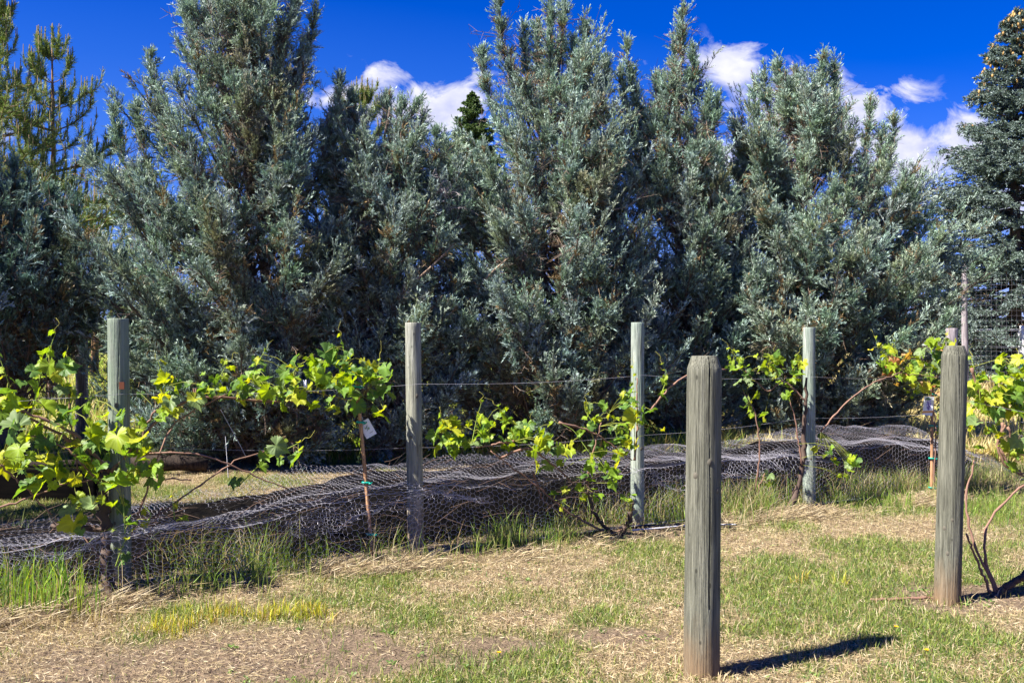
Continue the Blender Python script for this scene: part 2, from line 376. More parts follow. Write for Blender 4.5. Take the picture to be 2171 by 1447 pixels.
# tall grass along the row
t = Acc()
n = 80000; s = rng.uniform(-2.5, 9.5, n); o = np.concatenate([rng.normal(-.12, .30, n // 2), rng.uniform(-.4, 1.6, n - n // 2)])
x, y = row(s, o); dn = fbm(x, y, 1.6, 51, 3); sm = soil_mask(x, y)
side = np.clip(1.25 - np.abs(o) / .55, 0, 1) + .45 * (o > .2) + .3 * (s > 3)
keep = rng.random(n) < .95 * (1 - .9 * np.exp(-((s - 1.85) / .45) ** 2 - ((o + .1) / .35) ** 2)) * np.clip((dn - .40) * 4, 0, 1) * side * (1 - .9 * sm); x, y, o, s = x[keep], y[keep], o[keep], s[keep]; n = len(x)
c = np.where((rng.random(n) < .42)[:, None], pick(STRAW, n) * .9, pick(TALLG, n))
blades(t, x, y, rng.uniform(.07, .32, n) * (.6 + .8 * fbm(x, y, 2, 5, 2)), rng.uniform(.0025, .005, n), rng.uniform(.1, 1.15, n), c)
def tuft(px, py, d, rx, ry, n, h0, h1, pal, lean=.35, w=(.003, .006)):
    c0 = at(px, py, d); n = max(5, int(n * (.5 if pal is TALLG else 1))); xx = c0[0] + rng.normal(0, rx * 1.3, n); y_ = c0[1] + rng.normal(0, ry, n); kp = (rng.random(n) > soil_mask(xx, y_) * .95) | (pal is YEL); xx = xx[kp]; y_ = y_[kp]; n = len(xx)
    if n == 0: return
    blades(t, xx, y_, rng.uniform(h0, h1, n), rng.uniform(*w, n), np.abs(rng.normal(0, lean, n)), pick(pal, n))
BRIGHT = np.array([[.16, .30, .03], [.24, .37, .04], [.11, .24, .03], [.32, .40, .05]])
YEL = np.array([[.48, .42, .04], [.40, .42, .05], [.50, .36, .11], [.34, .38, .05]])
BR2 = np.vstack([BRIGHT, BRIGHT, STRAW[:2], TALLG[:3]])
for k in range(52):
    tuft(rng.uniform(-90, 205), 1300, rng.uniform(5.3, 5.75), .03, .03, 7, .10, .42, BR2, .38, (.004, .010)); tuft(rng.uniform(-90, 215), 1300, rng.uniform(5.2, 5.6), .05, .04, 22, .04, .12, STRAW, .9)
for (px, d, nn) in ((330, 5.85, 6), (420, 5.95, 8), (500, 6.0, 8), (560, 6.2, 6), (620, 6.4, 6), (360, 6.6, 7), (480, 6.8, 8), (600, 6.9, 8), (700, 7.0, 6), (100, 6.2, 5), (30, 6.4, 6), (310, 6.0, 8), (390, 6.1, 8), (450, 6.2, 8), (530, 6.4, 8), (600, 6.6, 8), (660, 6.7, 8)):
    for k in range(nn): tuft(px + rng.normal(0, 28), 0, d + rng.normal(0, .08), .03, .03, 20, .08, .24, TALLG, .35)
for (px, d, nn) in ((340, 5.22, 5), (420, 5.35, 5), (375, 5.2, 4), (520, 5.5, 5), (590, 5.45, 6), (640, 5.5, 6), (670, 5.55, 3), (470, 5.55, 3), (1800, 6.1, 1), (1690, 6.2, 1)):
    for k in range(nn): tuft(px + rng.normal(0, 24), 0, d + rng.normal(0, .06), .022, .02, 30, .02, .12, np.vstack([YEL, YEL[:2], GREEN[2:3], STRAW[:1]]), .5, (.003, .006))
for (px, d, nn) in ((1000, 7.15, 12), (1040, 7.3, 12), (1090, 7.3, 14), (1180, 7.5, 12), (1260, 7.7, 6), (1100, 7.8, 12), (1230, 8.2, 8), (1410, 8.3, 12), (1440, 8.0, 8), (1560, 8.6, 14), (1620, 8.6, 14), (1650, 9.3, 12),
                    (1780, 8.9, 14), (1830, 9.0, 14), (1880, 9.1, 14), (1930, 9.3, 10), (2080, 8.6, 14), (2130, 8.4, 12), (2100, 9.2, 12), (1570, 9.3, 12)):
    for k in range(nn): tuft(px + rng.normal(0, 34), 0, d + rng.normal(0, .16), .035, .04, 18, .08, .25, TALLG, .5)
for (bx, by, rr_) in [(p_[0], p_[1], .07) for p_ in POSTS] + [((1487 - CX) / FP * 4.5, 4.5, .095), ((2008 - CX) / FP * 5.75, 5.75, .09)]:
    m_ = 130; th_ = rng.uniform(0, 6.28, m_); q_ = rr_ + np.abs(rng.normal(0, .035, m_))
    blades(t, bx + q_ * np.cos(th_), by + q_ * np.sin(th_), rng.uniform(.02, .09, m_), rng.uniform(.003, .005, m_), rng.uniform(.2, 1.2, m_), np.where((rng.random(m_) < .65)[:, None], pick(STRAW, m_), pick(TALLG, m_)))
tag(t.build('tall_grass', M['grass']), 'long green grass tufts growing along the vine row and under the netting', 'grass', kind='stuff')
# dead mat of raked grass at the foot of the row
t = Acc(); n = 52000; s = rng.uniform(-1.5, 8.5, n); lump = fbm(s, s * 0, 1.3, 12, 3)
o = -.52 + .12 * np.sin(s * 1.7) + rng.normal(0, .1, n); x, y = row(s, o)
keep = rng.random(n) < np.clip((lump - .38) * 5, 0.06, 1); x, y = x[keep], y[keep]; n = len(x)
a = rng.normal(.54, .9, n); d = unit(np.stack([np.cos(a), np.sin(a), rng.uniform(-.1, .5, n)], -1))
t.kites(np.stack([x, y, ghei(x, y) + np.abs(rng.normal(0, .03, n))], -1), d, rng.uniform(.05, .16, n), rng.uniform(.003, .005, n), rng, pick(STRAW, n, .25) * .85, .5)
tag(t.build('dead_grass_mat', M['straw']), 'matted pale dead grass raked along the foot of the vine row', 'dry grass', kind='stuff')
# field behind
t = Acc(); n = 120000; y = 12.5 + 40 * rng.random(n) ** 1.9; x = rng.uniform(-.62, .62, n) * y
dn = fbm(x, y, .5, 40); c = np.where((rng.random(n) < (.30 + .55 * (x > 3)))[:, None], pick(np.array([[.55, .46, .24], [.48, .42, .18], [.42, .33, .17]]), n), pick(np.array([[.24, .33, .05], [.36, .42, .08], [.17, .26, .04], [.45, .46, .12]]), n))
blades(t, x, y, rng.uniform(.12, .42, n) * (.5 + dn), rng.uniform(.01, .02, n) * (.7 + y / 30), rng.uniform(.1, .8, n), c)
tag(t.build('field_grass', M['grass']), 'sunlit unmown field grass beyond the junipers', 'grass', kind='stuff')
t = Acc(); x, y = scatter(30000, -7, 9, 3.9, 12.5); keep = rng.random(len(x)) < soil_mask(x, y) * .9; x, y = x[keep], y[keep]; n = len(x)
a_ = rng.uniform(0, 6.283, n); d = unit(np.stack([np.cos(a_), np.sin(a_), rng.uniform(0, .6, n)], -1)); p = np.stack([x, y, ghei(x, y) - .002], -1); L = rng.uniform(.004, .018, n)[:, None]
t.segs(p, p + d * L, rng.uniform(.003, .008, n), .002, 4, pick(np.array([[.12, .085, .065], [.18, .13, .10], [.08, .055, .04]]), n))
tag(t.build('soil_clods', M['bark']), 'small clods and chips of bark on the bare soil patches', 'soil', kind='stuff')
# low broad-leaved weeds in the lawn
t = Acc(); n = 260; x, y = scatter(n, -1.5, 4, 4.1, 7.5); 
for a, b in zip(x, y):
    m = rng.integers(6, 14); th = rng.uniform(0, 6.28, m); d = unit(np.stack([np.cos(th), np.sin(th), rng.uniform(.1, .8, m)], -1))
    t.kites(np.tile([a, b, float(ghei(a, b)) + .006], (m, 1)) + rng.normal(0, .012, (m, 3)) * [1, 1, .2], d, rng.uniform(.014, .034, m), rng.uniform(.008, .014, m), rng, pick(np.array([[.12, .20, .04], [.16, .25, .06], [.09, .16, .04]]), m), .6)
tag(t.build('weeds', M['grass']), 'small broad leaved weeds scattered through the mown lawn', 'weeds', kind='stuff')
# yellow flowers: each a stalk with a head
for k, (px, py, lab) in enumerate(((1900, 1340, 'small yellow flower on the lawn beside the tip of the post shadow'), (1058, 1392, 'orange yellow flower low on the lawn left of the nearest post'), (1965, 1395, 'small yellow flower nearest the lower right corner of the lawn'))):
    d = CH * FP / (py - HY); p = at(px, py, d); p[2] = float(ghei(p[0], p[1]))
    e = empty('yellow_flower', p, lab, 'flower'); st = Acc(); st.tube([p, p + [0, 0, .03]], .0012, 5, (.15, .3, .05)); st.build('stalk', M['paint'], e)
    hd = Acc(); m = 22; th = np.arange(m) / m * 6.28; dd = unit(np.stack([np.cos(th), np.sin(th), rng.uniform(.1, .7, m)], -1))
    hd.kites(np.tile(p + [0, 0, .03], (m, 1)), dd, .013, .005, rng, (.75, .48, .01), .6); hd.build('petals', M['paint'], e)

# ------------------------------------------------------------------ posts
def post(name, px, py, x, y, h, r, m, label, cat, group, seed, lean=(0, 0), bevel=False, crack=None, k=72):
    rg = np.random.default_rng(seed); e = empty(name, (x, y, 0), label, cat, group)
    zs = list(np.linspace(-.12, h - (.065 if bevel else .004), 70)); n = len(zs)
    rings = []; th = np.arange(k) / k * 2 * math.pi
    for z in zs:
        f = 1 + .03 * (fbm(np.cos(th) * 2 + seed, np.full(k, z * 1.3), 1.5, seed) - .5) * 2 + .012 * (fbm(th * 9, np.full(k, z * 2), 1, seed + 5, 2) - .5)
        rr = r * f * (1.03 - .05 * z / h)
        if crack:
            ca = R(crack[0]) + .10 * math.sin(z * 2.3 + seed) + .05 * math.sin(z * 7 + seed); w = crack[1] * (.35 + .65 * abs(math.sin(z * 1.9 + seed * 1.7)))
            dd = np.abs((th - ca + math.pi) % (2 * math.pi) - math.pi); on = 1.0 if crack[2] < z / h < crack[3] else 0
            rr = rr - on * crack[4] * np.exp(-(dd / max(w, .012 if k > 100 else .04)) ** 4)
        rings.append(np.stack([rr * np.cos(th) + lean[0] * z, rr * np.sin(th) + lean[1] * z, np.full(k, z)], -1))
    last = rings[-1]; c = last.mean(0)
    if bevel:                                   # chamfered top
        for fz, fr in ((.004, .985), (.030, .87), (.056, .755), (.0575, .74)):
            rings.append((last - c) * [fr, fr, 1] + c + [0, 0, fz])
    else:
        rings.append((last - c) * [.975, .975, 1] + c + [0, 0, .004])
    rings.append((rings[-1] - c) * [.5, .5, 1] + c + [0, 0, .001])
    V = np.array(rings) + [x, y, 0]; n = len(V)
    i = np.arange(n - 1)[:, None] * k; j = np.arange(k)[None]; j2 = (j + 1) % k
    q = np.stack([i + j, i + j2, i + k + j2, i + k + j], -1).reshape(-1, 4)
    a = Acc(); v = np.vstack([V.reshape(-1, 3), V[-1].mean(0)]); jj = np.arange(k)
    a.add(v, np.stack([(n - 1) * k + jj, (n - 1) * k + (jj + 1) % k, np.full(k, n * k)], -1), q)
    shaft = a.build('shaft', m, e, smooth=True)
    # knots standing slightly proud
    kn = Acc()
    for q_ in range(3 if r > .06 else 2):
        z = rg.uniform(.3, h * .8); a_ = R(270) + rg.uniform(-.8, .8); cpt = np.array([x + lean[0] * z + r * .985 * math.cos(a_), y + lean[1] * z + r * .985 * math.sin(a_), z])
        u = np.array([-math.sin(a_), math.cos(a_), 0]); nn = np.array([math.cos(a_), math.sin(a_), 0]); kk = 12; tt = np.arange(kk) / kk * 6.283
        R1 = cpt + np.outer(np.cos(tt) * .012, u) + np.outer(np.sin(tt) * .017, [0, 0, 1]); R2 = cpt + nn * .004 + np.outer(np.cos(tt) * .006, u) + np.outer(np.sin(tt) * .009, [0, 0, 1])
        vv = np.vstack([R1, R2, cpt + nn * .0045]); b = np.arange(kk)
        kn = Acc(); kn.add(vv, np.stack([kk + b, kk + (b + 1) % kk, np.full(kk, 2 * kk)], -1), np.stack([b, (b + 1) % kk, kk + (b + 1) % kk, kk + b], -1), (.11, .10, .08)); kn.build('knot', M['bark'], e, smooth=True)
    return e
G1 = 'round timber posts of the far vine row'; G2 = 'thick weathered posts with chamfered tops'
PA = post('trellis_post', 0, 0, *POSTS[0], 1.655, .064, M['post_green'], 'green stained timber post with brown square, rising from the leafy vine on the left', 'post', G1, 3, (-.009, 0), crack=(292, .02, .2, 1.1, .012), k=160)
PB = post('trellis_post', 0, 0, *POSTS[1], 1.652, .058, M['post_pale'], 'pale timber post right of the white tagged stake, brownish at its foot', 'post', G1, 5, (-.012, 0), crack=(240, .05, .3, .85, .006))
PC = post('trellis_post', 0, 0, *POSTS[2], 1.675, .055, M['post_teal'], 'pale blue green timber post with vine shoots climbing up its left side', 'post', G1, 8, (.002, 0), crack=(285, .04, .5, 1.1, .004))
PD = post('trellis_post', 0, 0, *POSTS[3], 1.652, .057, M['post_teal'], 'blue green timber post directly behind the bent dark vine trunk', 'post', G1, 11, (-.001, 0))
PE = post('trellis_post', 0, 0, *POSTS[4], 1.66, .060, M['post_old'], 'pale grey post top showing just behind the right chamfered post', 'post', G1, 14)
F1 = post('end_post', 0, 0, (1487 - CX) / FP * 4.5, 4.5, 1.452, .079, M['post_grey'], 'nearest grey cracked post with chamfered top, casting a shadow over the lawn', 'post', G2, 21, (.010, 0), True, crack=(284, .032, .22, 1.1, .035), k=260)
F2 = post('end_post', 0, 0, (2008 - CX) / FP * 5.75, 5.75, 1.495, .072, M['post_grey'], 'grey chamfered post at the right, in front of bare vine canes', 'post', G2, 25, (.030, 0), True, crack=(268, .026, .45, 1.1, .025), k=260)
a = Acc(); p = at(258, 817, 6.11); a.box(p - [.016, .003, .022], p + [.016, .004, .022], (.10, .028, .012)); a.build('rusty_plate', M['paint'], PA)

# ------------------------------------------------------------------ trellis wires
def wire(name, pts, r, label, cat='wire', m='wire', k=4, group=None):
    a = Acc(); P = [np.array(p, float) for p in pts]; out = []
    for u, v in zip(P[:-1], P[1:]):
        L = np.linalg.norm(v - u)
        for f in np.linspace(0, 1, 12, endpoint=False): out.append(u + (v - u) * f - [0, 0, .012 * L * 4 * f * (1 - f)])
    out.append(P[-1]); a.tube(out, r, k); return tag(a.build(name, M[m]), label, cat, group)
def rp(s, z, o=-.075): x, y = row(s, o); return (x, y, z)
wire('trellis_wire', [rp(-3, 1.17), rp(0, 1.19), rp(2.02, 1.21), rp(4.05, 1.24), rp(6.08, 1.19), rp(8.2, 1.17), rp(10.5, 1.15)], .0008, 'upper galvanised wire strung along the far row of posts', group='trellis wires')
wire('trellis_wire', [rp(-3, .86), rp(0, .87), rp(2.02, .74, .07), rp(4.05, .73, .07), rp(6.08, .8, .07), rp(8.2, .8), rp(10.5, .8)], .0008, 'lower galvanised wire running just above the chicken wire', group='trellis wires')
wire('trellis_wire', [at(-100, 905, 7.4), at(2008, 905, 5.82) + [.0, .0, 0.18], at(2400, 905, 6.3)][1:], .0008, 'thin wire of the near row leaving the right chamfered post', group='trellis wires')

# ------------------------------------------------------------------ chicken wire
def net_profile(s):
    s = np.asarray(s, float)
    hf = np.interp(s, [-3, 0, 1, 2, 4, 6, 7.2, 8.2, 9.4], [.38, .38, .42, .49, .47, .53, .50, .40, .12])
    hb = np.interp(s, [-3, 0, 1, 2.2, 3.5, 5, 6.2, 7.5, 8.6, 9.4], [.30, .30, .36, .52, .52, .50, .52, .60, .58, .14])
    fo = np.interp(s, [-3, -.5, .3, 1.2, 2, 4, 6, 8.8], [-.5, -.46, -.45, -.32, -.2, -.16, -.14, -.12])
    return hf, hb, fo
def net_surf(s, w):
    hf, hb, fo = net_profile(s); bo = 1.15 + .15 * np.sin(s * 1.3)
    kx = [0, .55, .75, 1.4, 2.0, 2.45]
    O = [fo, fo + .05, fo + .2, .6 + 0 * fo, bo, bo + .15]; Z = [0 * hf, hf * .93, hf, .25 * hf + .6 * hb, hb, 0 * hb]
    o = np.zeros_like(s); z = np.zeros_like(s)
    for k in range(5):
        f = np.clip((w - kx[k]) / (kx[k + 1] - kx[k]), 0, 1); m = w >= kx[k]
        o = np.where(m, O[k] * (1 - f) + O[k + 1] * f, o); z = np.where(m, Z[k] * (1 - f) + Z[k + 1] * f, z)
    nz = (fbm(s, w, 1.4, 60, 3) - .5) * .24 + (fbm(s, w, 5, 66, 2) - .5) * .05; lift = np.clip(z / .2, 0, 1)
    no = (fbm(s, w, 1.7, 70, 3) - .5) * .22 + (fbm(s, w, 7, 75, 2) - .5) * .04
    x, y = row(s + (fbm(s, w, 1.9, 81) - .5) * .25, o + no * np.clip(np.abs(o), .2, 1)); z = np.maximum(z + nz * lift, .012) + .015 * (z <= 0.02)
    return np.stack([x, y, z], -1)
def hexnet(s0, s1, w0, w1, a=.0265):
    hh = a * math.sqrt(3); dx = 1.5 * a; P = []; Q = []
    nc = int((s1 - s0) / dx); nr = int((w1 - w0) / hh)
    C, Rr = np.meshgrid(np.arange(nc), np.arange(nr)); cx = s0 + C * dx; cy = w0 + Rr * hh + (C % 2) * hh / 2
    # flat-top cell: keep three of its edges so each edge appears once
    pr = [(a, 0), (a / 2, hh / 2), (-a / 2, hh / 2), (-a, 0)]
    for (u, v) in zip(pr[:-1], pr[1:]):
        P.append(np.stack([cx + u[0], cy + u[1]], -1).reshape(-1, 2)); Q.append(np.stack([cx + v[0], cy + v[1]], -1).reshape(-1, 2))
    return np.vstack(P), np.vstack(Q)
p, q_ = hexnet(-2.6, 9.4, 0, 2.4)
rw = np.where(p[:, 1] > .7, .0007, .0010); a = Acc(); a.segs(net_surf(p[:, 0], p[:, 1]), net_surf(q_[:, 0], q_[:, 1]), rw, rw, 3)
def fold_surf(s, w):
    hf, hb, fo = net_profile(s); x, y = row(s + (fbm(s, w, 3, 93) - .5) * .2, fo + .02 + w * .5 + (fbm(s, w, 2, 91) - .5) * .3)
    return np.stack([x, y, np.maximum(.04, hf * (.72 + .5 * w) + (fbm(s, w, 2.4, 95, 3) - .5) * .36)], -1)
for (u0, u1) in ((-1.2, .3), (1.0, 2.6), (4.2, 6.0)):
    p, q_ = hexnet(u0, u1, 0, .42); a.segs(fold_surf(p[:, 0], p[:, 1]), fold_surf(q_[:, 0], q_[:, 1]), .0009, .0009, 3)
# selvedge wires
for w in (.0, .58, 2.3):
    s = np.linspace(-2.6, 8.8, 300); a.tube(net_surf(s, np.full(300, w)), .0012, 4)
tag(a.build('chicken_wire', M['wire']), 'long crumpled roll of galvanised chicken wire slumped along the feet of the vine posts', 'wire netting')
# near-black mound standing in for the shade beneath and behind it
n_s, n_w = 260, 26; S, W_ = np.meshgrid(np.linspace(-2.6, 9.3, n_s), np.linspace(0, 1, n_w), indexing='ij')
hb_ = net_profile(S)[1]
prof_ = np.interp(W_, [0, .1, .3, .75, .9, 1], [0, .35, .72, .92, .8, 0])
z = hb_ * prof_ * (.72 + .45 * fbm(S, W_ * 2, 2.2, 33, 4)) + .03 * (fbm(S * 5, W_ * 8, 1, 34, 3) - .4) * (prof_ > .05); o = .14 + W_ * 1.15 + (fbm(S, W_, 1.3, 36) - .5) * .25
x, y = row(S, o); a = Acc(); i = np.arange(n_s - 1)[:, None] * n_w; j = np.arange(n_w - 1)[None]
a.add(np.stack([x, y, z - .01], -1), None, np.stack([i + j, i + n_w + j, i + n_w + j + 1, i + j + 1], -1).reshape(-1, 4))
tag(a.build('shade_mound', M['dark'], smooth=True, col=False), 'near-black mound painted as shade under and behind the chicken wire', 'painted shade')
a = Acc(); n = 2200; s = rng.uniform(-2.4, 9.2, n); w_ = rng.random(n); o = .16 + w_ * 1.1; x, y = row(s, o)
p = np.stack([x, y, net_profile(s)[1] * np.interp(w_, [0, .1, .3, .75, 1], [0.1, .35, .72, .92, .4]) * rng.uniform(.7, 1.1, n) + .02], -1); th = rng.normal(.54, .6, n)
d = unit(np.stack([np.cos(th), np.sin(th), rng.normal(0, .25, n)], -1)); L = rng.uniform(.06, .35, n)[:, None]
mid = p + d * L * .5 + rng.normal(0, .02, (n, 3)); c = pick(np.array([[.04, .028, .022], [.022, .017, .014], [.10, .065, .05], [.015, .013, .013]]), n)
a.segs(p, mid, .002, .002, 3, c); a.segs(mid, p + d * L, .002, .001, 3, c)
tag(a.build('prunings', M['bark']), 'tangle of dry brown vine prunings caught in the netting', 'twigs', kind='stuff')

# drip hose along the row
a = Acc(); s = np.linspace(-2.6, 9.2, 160); o = -.19 + .05 * np.sin(s * 2.1) + .05 * np.sin(s * 5.3 + 1); x, y = row(s, o)
a.tube(np.stack([x, y, ghei(x, y) + .022 + .010 * np.sin(s * 3)], -1), .0115, 8)
tag(a.build('drip_hose', M['hose'], smooth=True, col=False), 'black plastic drip hose lying on the soil along the far vine row', 'hose')
a = Acc(); pts = [at(1340, 1140, 7.85), at(1400, 1128, 7.95), at(1470, 1122, 8.1), at(1560, 1120, 8.1)]
for q_ in pts: q_[2] = .03
a.tube(pts, .006, 6); tag(a.build('feeder_tube', M['galv'], col=False), 'thin pale feeder tube on the soil behind the nearest post', 'hose')

# timber beam and log at left
e = empty('timber_beam', (-4.2, 9.6, 0), 'black weathered timber beam lying on the grass behind the left vine', 'timber')
a = Acc(); a.box((-7.3, 9.45, 0), (-3.95, 9.68, .315), rot=-.02, cen=np.array([-4.2, 9.6, 0])); o_b = a.build('beam', M['beam'], e, col=False)
mo = o_b.modifiers.new('b', 'BEVEL'); mo.width = .02; mo.segments = 2
a = Acc(); a.tube([(-7.3, 9.57, .325), (-6.0, 9.55, .335), (-5.0, 9.58, .33), (-3.9, 9.62, .335)], [.04, .055, .05, .045], 10); a.build('split_top', M['log'], e, smooth=True)
a = Acc(); P = [at(225, 985, 11.2), at(300, 983, 11.3), at(380, 980, 11.4), at(440, 985, 11.5)]
a.tube(P, [.09, .1, .09, .075], 14); tag(a.build('fallen_log', M['log'], smooth=True), 'dark fallen log on the grass under the left juniper', 'log')

# ------------------------------------------------------------------ stakes, ties, tags
def stake(p0, p1, r, label, ties, grp):
    p0 = np.array(p0); p1 = np.array(p1); e = empty('vine_stake', p0, label, 'stake', grp)
    a = Acc(); n = 14; f = np.linspace(0, 1, n)[:, None]; a.tube(p0 * (1 - f) + p1 * f, r, 8); a.build('pole', M['stake'], e, smooth=True, col=False)
    for i, t_ in enumerate(ties):
        c = p0 * (1 - t_) + p1 * t_; a = Acc(); th = np.linspace(0, 6.3, 15)
        a.tube(np.stack([c[0] + (r + .006) * np.cos(th) * 1.3, c[1] + (r + .006) * np.sin(th), c[2] + .005 * np.sin(th * .5)], -1), .008, 6, cap=False)
        a.tube([c + [r, -.012, 0], c + [r + .02, -.016, -.004], c + [r + .034, -.012, .006]], [.008, .007, .004], 5)
        a.build('tie', M['tie'], e, smooth=True, col=False)
    return e
b1 = at(790, 1180, 7.0); b1[2] = 0; stake(b1, at(757, 815, 7.0), .0135, 'leaning tan stake with green ties and a white tag, left of the pale post', (.13, .43, .78, .94, .985), 'wooden stakes tied to young vines')
b2 = at(1975, 1050, 9.82); b2[2] = 0; stake(b2, at(1977, 812, 9.82), .0155, 'upright orange brown stake with a purple picture tag, left of the right chamfered post', (.07, .33, .62, .90), 'wooden stakes tied to young vines')
def card(name, c, w, h, ang, yaw, label, pieces, col):
    e = empty(name, c, label, 'plant tag'); ux = np.array([math.cos(yaw), math.sin(yaw), 0]); uz = np.array([0, 0, 1.]); n_ = np.cross(ux, uz)
    X = ux * math.cos(ang) + uz * math.sin(ang); Z = -ux * math.sin(ang) + uz * math.cos(ang)
    def slab(poly, d0, d1, cc, nm):
        a = Acc(); P = np.array([c + X * u * w + Z * v * h for u, v in poly]); k = len(P)
        v = np.vstack([P + n_ * d0, P + n_ * d1]); cen = len(v); v = np.vstack([v, v[:k].mean(0), v[k:2 * k].mean(0)]); b = np.arange(k)
        a.add(v, np.vstack([np.stack([np.full(k, cen), (b + 1) % k, b], -1), np.stack([np.full(k, cen + 1), k + b, k + (b + 1) % k], -1)]), np.stack([b, (b + 1) % k, k + (b + 1) % k, k + b], -1), cc)
        return a.build(nm, M['paint'], e)
    slab([(-.5, -.5), (.5, -.5), (.5, .5), (-.5, .5)], 0, .0006, col, 'card')
    for (poly, cc, nm) in pieces: slab(poly, .0008, .0014, cc, nm)
    a = Acc(); t_ = c + Z * h * .5; a.tube([t_, t_ + [-.01, .0, .03], t_ + [-.025, .01, .04]], .0012, 4); a.build('string', M['paint'], e)
lines = [([(-.3, .28), (.18, .28), (.18, .31), (-.3, .31)], (.35, .35, .38), 'printed_line'), ([(-.02, -.3), (.3, -.3), (.3, -.26), (-.02, -.26)], (.4, .4, .42), 'printed_line'),
         ([(-.1, -.12), (-.06, -.12), (.02, .1), (.14, .16), (.13, .19), (-.02, .13)], (.12, .2, .1), 'drawing'), ([(.05, -.1), (.18, -.06), (.2, .02), (.1, .06), (.02, 0)], (.25, .38, .2), 'drawing'), ([(-.16, .0), (-.06, .04), (-.1, .14), (-.2, .1)], (.25, .38, .2), 'drawing')]
card('plant_tag', at(779, 908, 7.035), .08, .125, .5, .15, 'white paper tag with small vine drawing tied to the leaning stake', lines, (.82, .82, .86))
gp = []
for i, (u, v) in enumerate(((-.1, .2), (.1, .25), (.0, .1), (.18, .1), (-.18, .05), (.08, -.02), (-.06, -.08), (.2, -.08), (.05, -.16))):
    tt = np.arange(8) / 8 * 6.283; gp.append(([(u + .11 * math.cos(x_), v + .07 * math.sin(x_)) for x_ in tt], ((.28, .22, .5), (.5, .45, .72), (.16, .12, .32))[i % 3], 'printed_grape'))
gp.append(([(-.5, -.42), (.5, -.33), (.5, -.22), (-.5, -.3)], (.75, .36, .12), 'printed_band')); gp.append(([(-.46, .3), (-.2, .45), (.3, .42), (.0, .3)], (.12, .2, .12), 'printed_leaf'))
card('plant_tag', at(1968, 860, 9.78), .10, .185, -.12, .05, 'picture tag with purple grapes and orange band on the orange brown stake', gp, (.72, .72, .78))
def peg(c, h, w, ang, cc, label):
    e = Acc(); X = np.array([math.cos(ang), 0, math.sin(ang)]); Z = np.array([-math.sin(ang), 0, math.cos(ang)])
    for sgn in (-1, 1): e.tube([c + Z * h * .5 + X * sgn * w * .45, c + X * sgn * w * .25, c - Z * h * .5 + X * sgn * w * .3], [w * .22, w * .3, w * .22], 6, cc)
    e.tube([c + X * w * .6, c - X * w * .6], w * .13, 5, (.4, .4, .42)); tag(e.build('clothes_peg', M['paint']), label, 'clothes peg')
peg(at(647, 813, 6.6), .05, .02, .1, (.8, .8, .82), 'pale peg clipped among the vine leaves left of the tagged stake')
peg(at(413, 835, 6.3), .075, .018, 0, (.30, .17, .12), 'brown wooden peg hanging on the trellis wire right of the green post')
for (P, lab) in (([at(468, 868, 6.8), at(510, 945, 6.9), at(521, 967, 6.95)], 'pair of pale strings slanting down from the cane to the crossing branch'), ([at(478, 925, 6.7), at(481, 970, 6.7), at(484, 1012, 6.7)], 'pale string dangling straight down over the chicken wire')):
    a = Acc(); a.tube(P, .0018, 4, (.6, .6, .66)); tag(a.build('string', M['paint']), lab, 'string')

# ------------------------------------------------------------------ grape vines
def leaf_proto(seed):
    rg = np.random.default_rng(seed); th = np.linspace(-2.75, 2.75, 41)
    lob = [(0, 1.0, .42), (.95, .88, .38), (-.95, .88, .38), (1.95, .68, .42), (-1.95, .68, .42)]
    r = np.zeros_like(th)
    for (c, h, w) in lob: r = np.maximum(r, h * np.exp(-((th - c) / w) ** 2 * .9))
    r = np.maximum(r, .74 - .05 * np.abs(th)); r = r * (1 + .07 * np.where(np.arange(41) % 2 == 0, 1, -1)) * rg.uniform(.94, 1.06, 41)
    x = r * np.sin(th) * .62; y = r * np.cos(th) * .62 + .0
    inner = np.stack([x * .5, y * .5], -1); out = np.stack([x, y], -1)
    P = np.vstack([[[0, 0]], inner, out]); rr = np.hypot(P[:, 0], P[:, 1]); ang = np.arctan2(P[:, 0], P[:, 1])
    fold = rg.uniform(.1, .8); droop = rg.uniform(.1, 1.1)
    z = fold * np.abs(P[:, 0]) - droop * rr ** 2 + .05 * np.cos(ang * 5 + rg.uniform(0, 1)) * rr / .5 + rg.normal(0, .012, len(P))
    V = np.c_[P, z]; n = 41; i = np.arange(n - 1)
    t = np.stack([np.zeros(n - 1, int), 1 + i + 1, 1 + i], -1); q = np.stack([1 + i, 2 + i, 1 + n + i + 1, 1 + n + i], -1)
    vein = np.ones(len(P))
    for c in (0, .95, -.95, 1.95, -1.95):
        k = np.argmin(np.abs(th - c)); vein[1 + k] = 1.28; vein[1 + n + k] = 1.12
    vein[0] = 1.4
    return V, t, q, vein
PROT = [leaf_proto(k) for k in range(7)]
LG = np.array([[.085, .17, .03], [.12, .22, .035], [.07, .14, .03], [.16, .23, .09]])
LY = np.array([[.19, .28, .015], [.25, .33, .02], [.15, .25, .02], [.31, .34, .025]])
LR = np.array([[.38, .16, .07], [.42, .26, .14], [.40, .36, .05], [.50, .30, .18]])
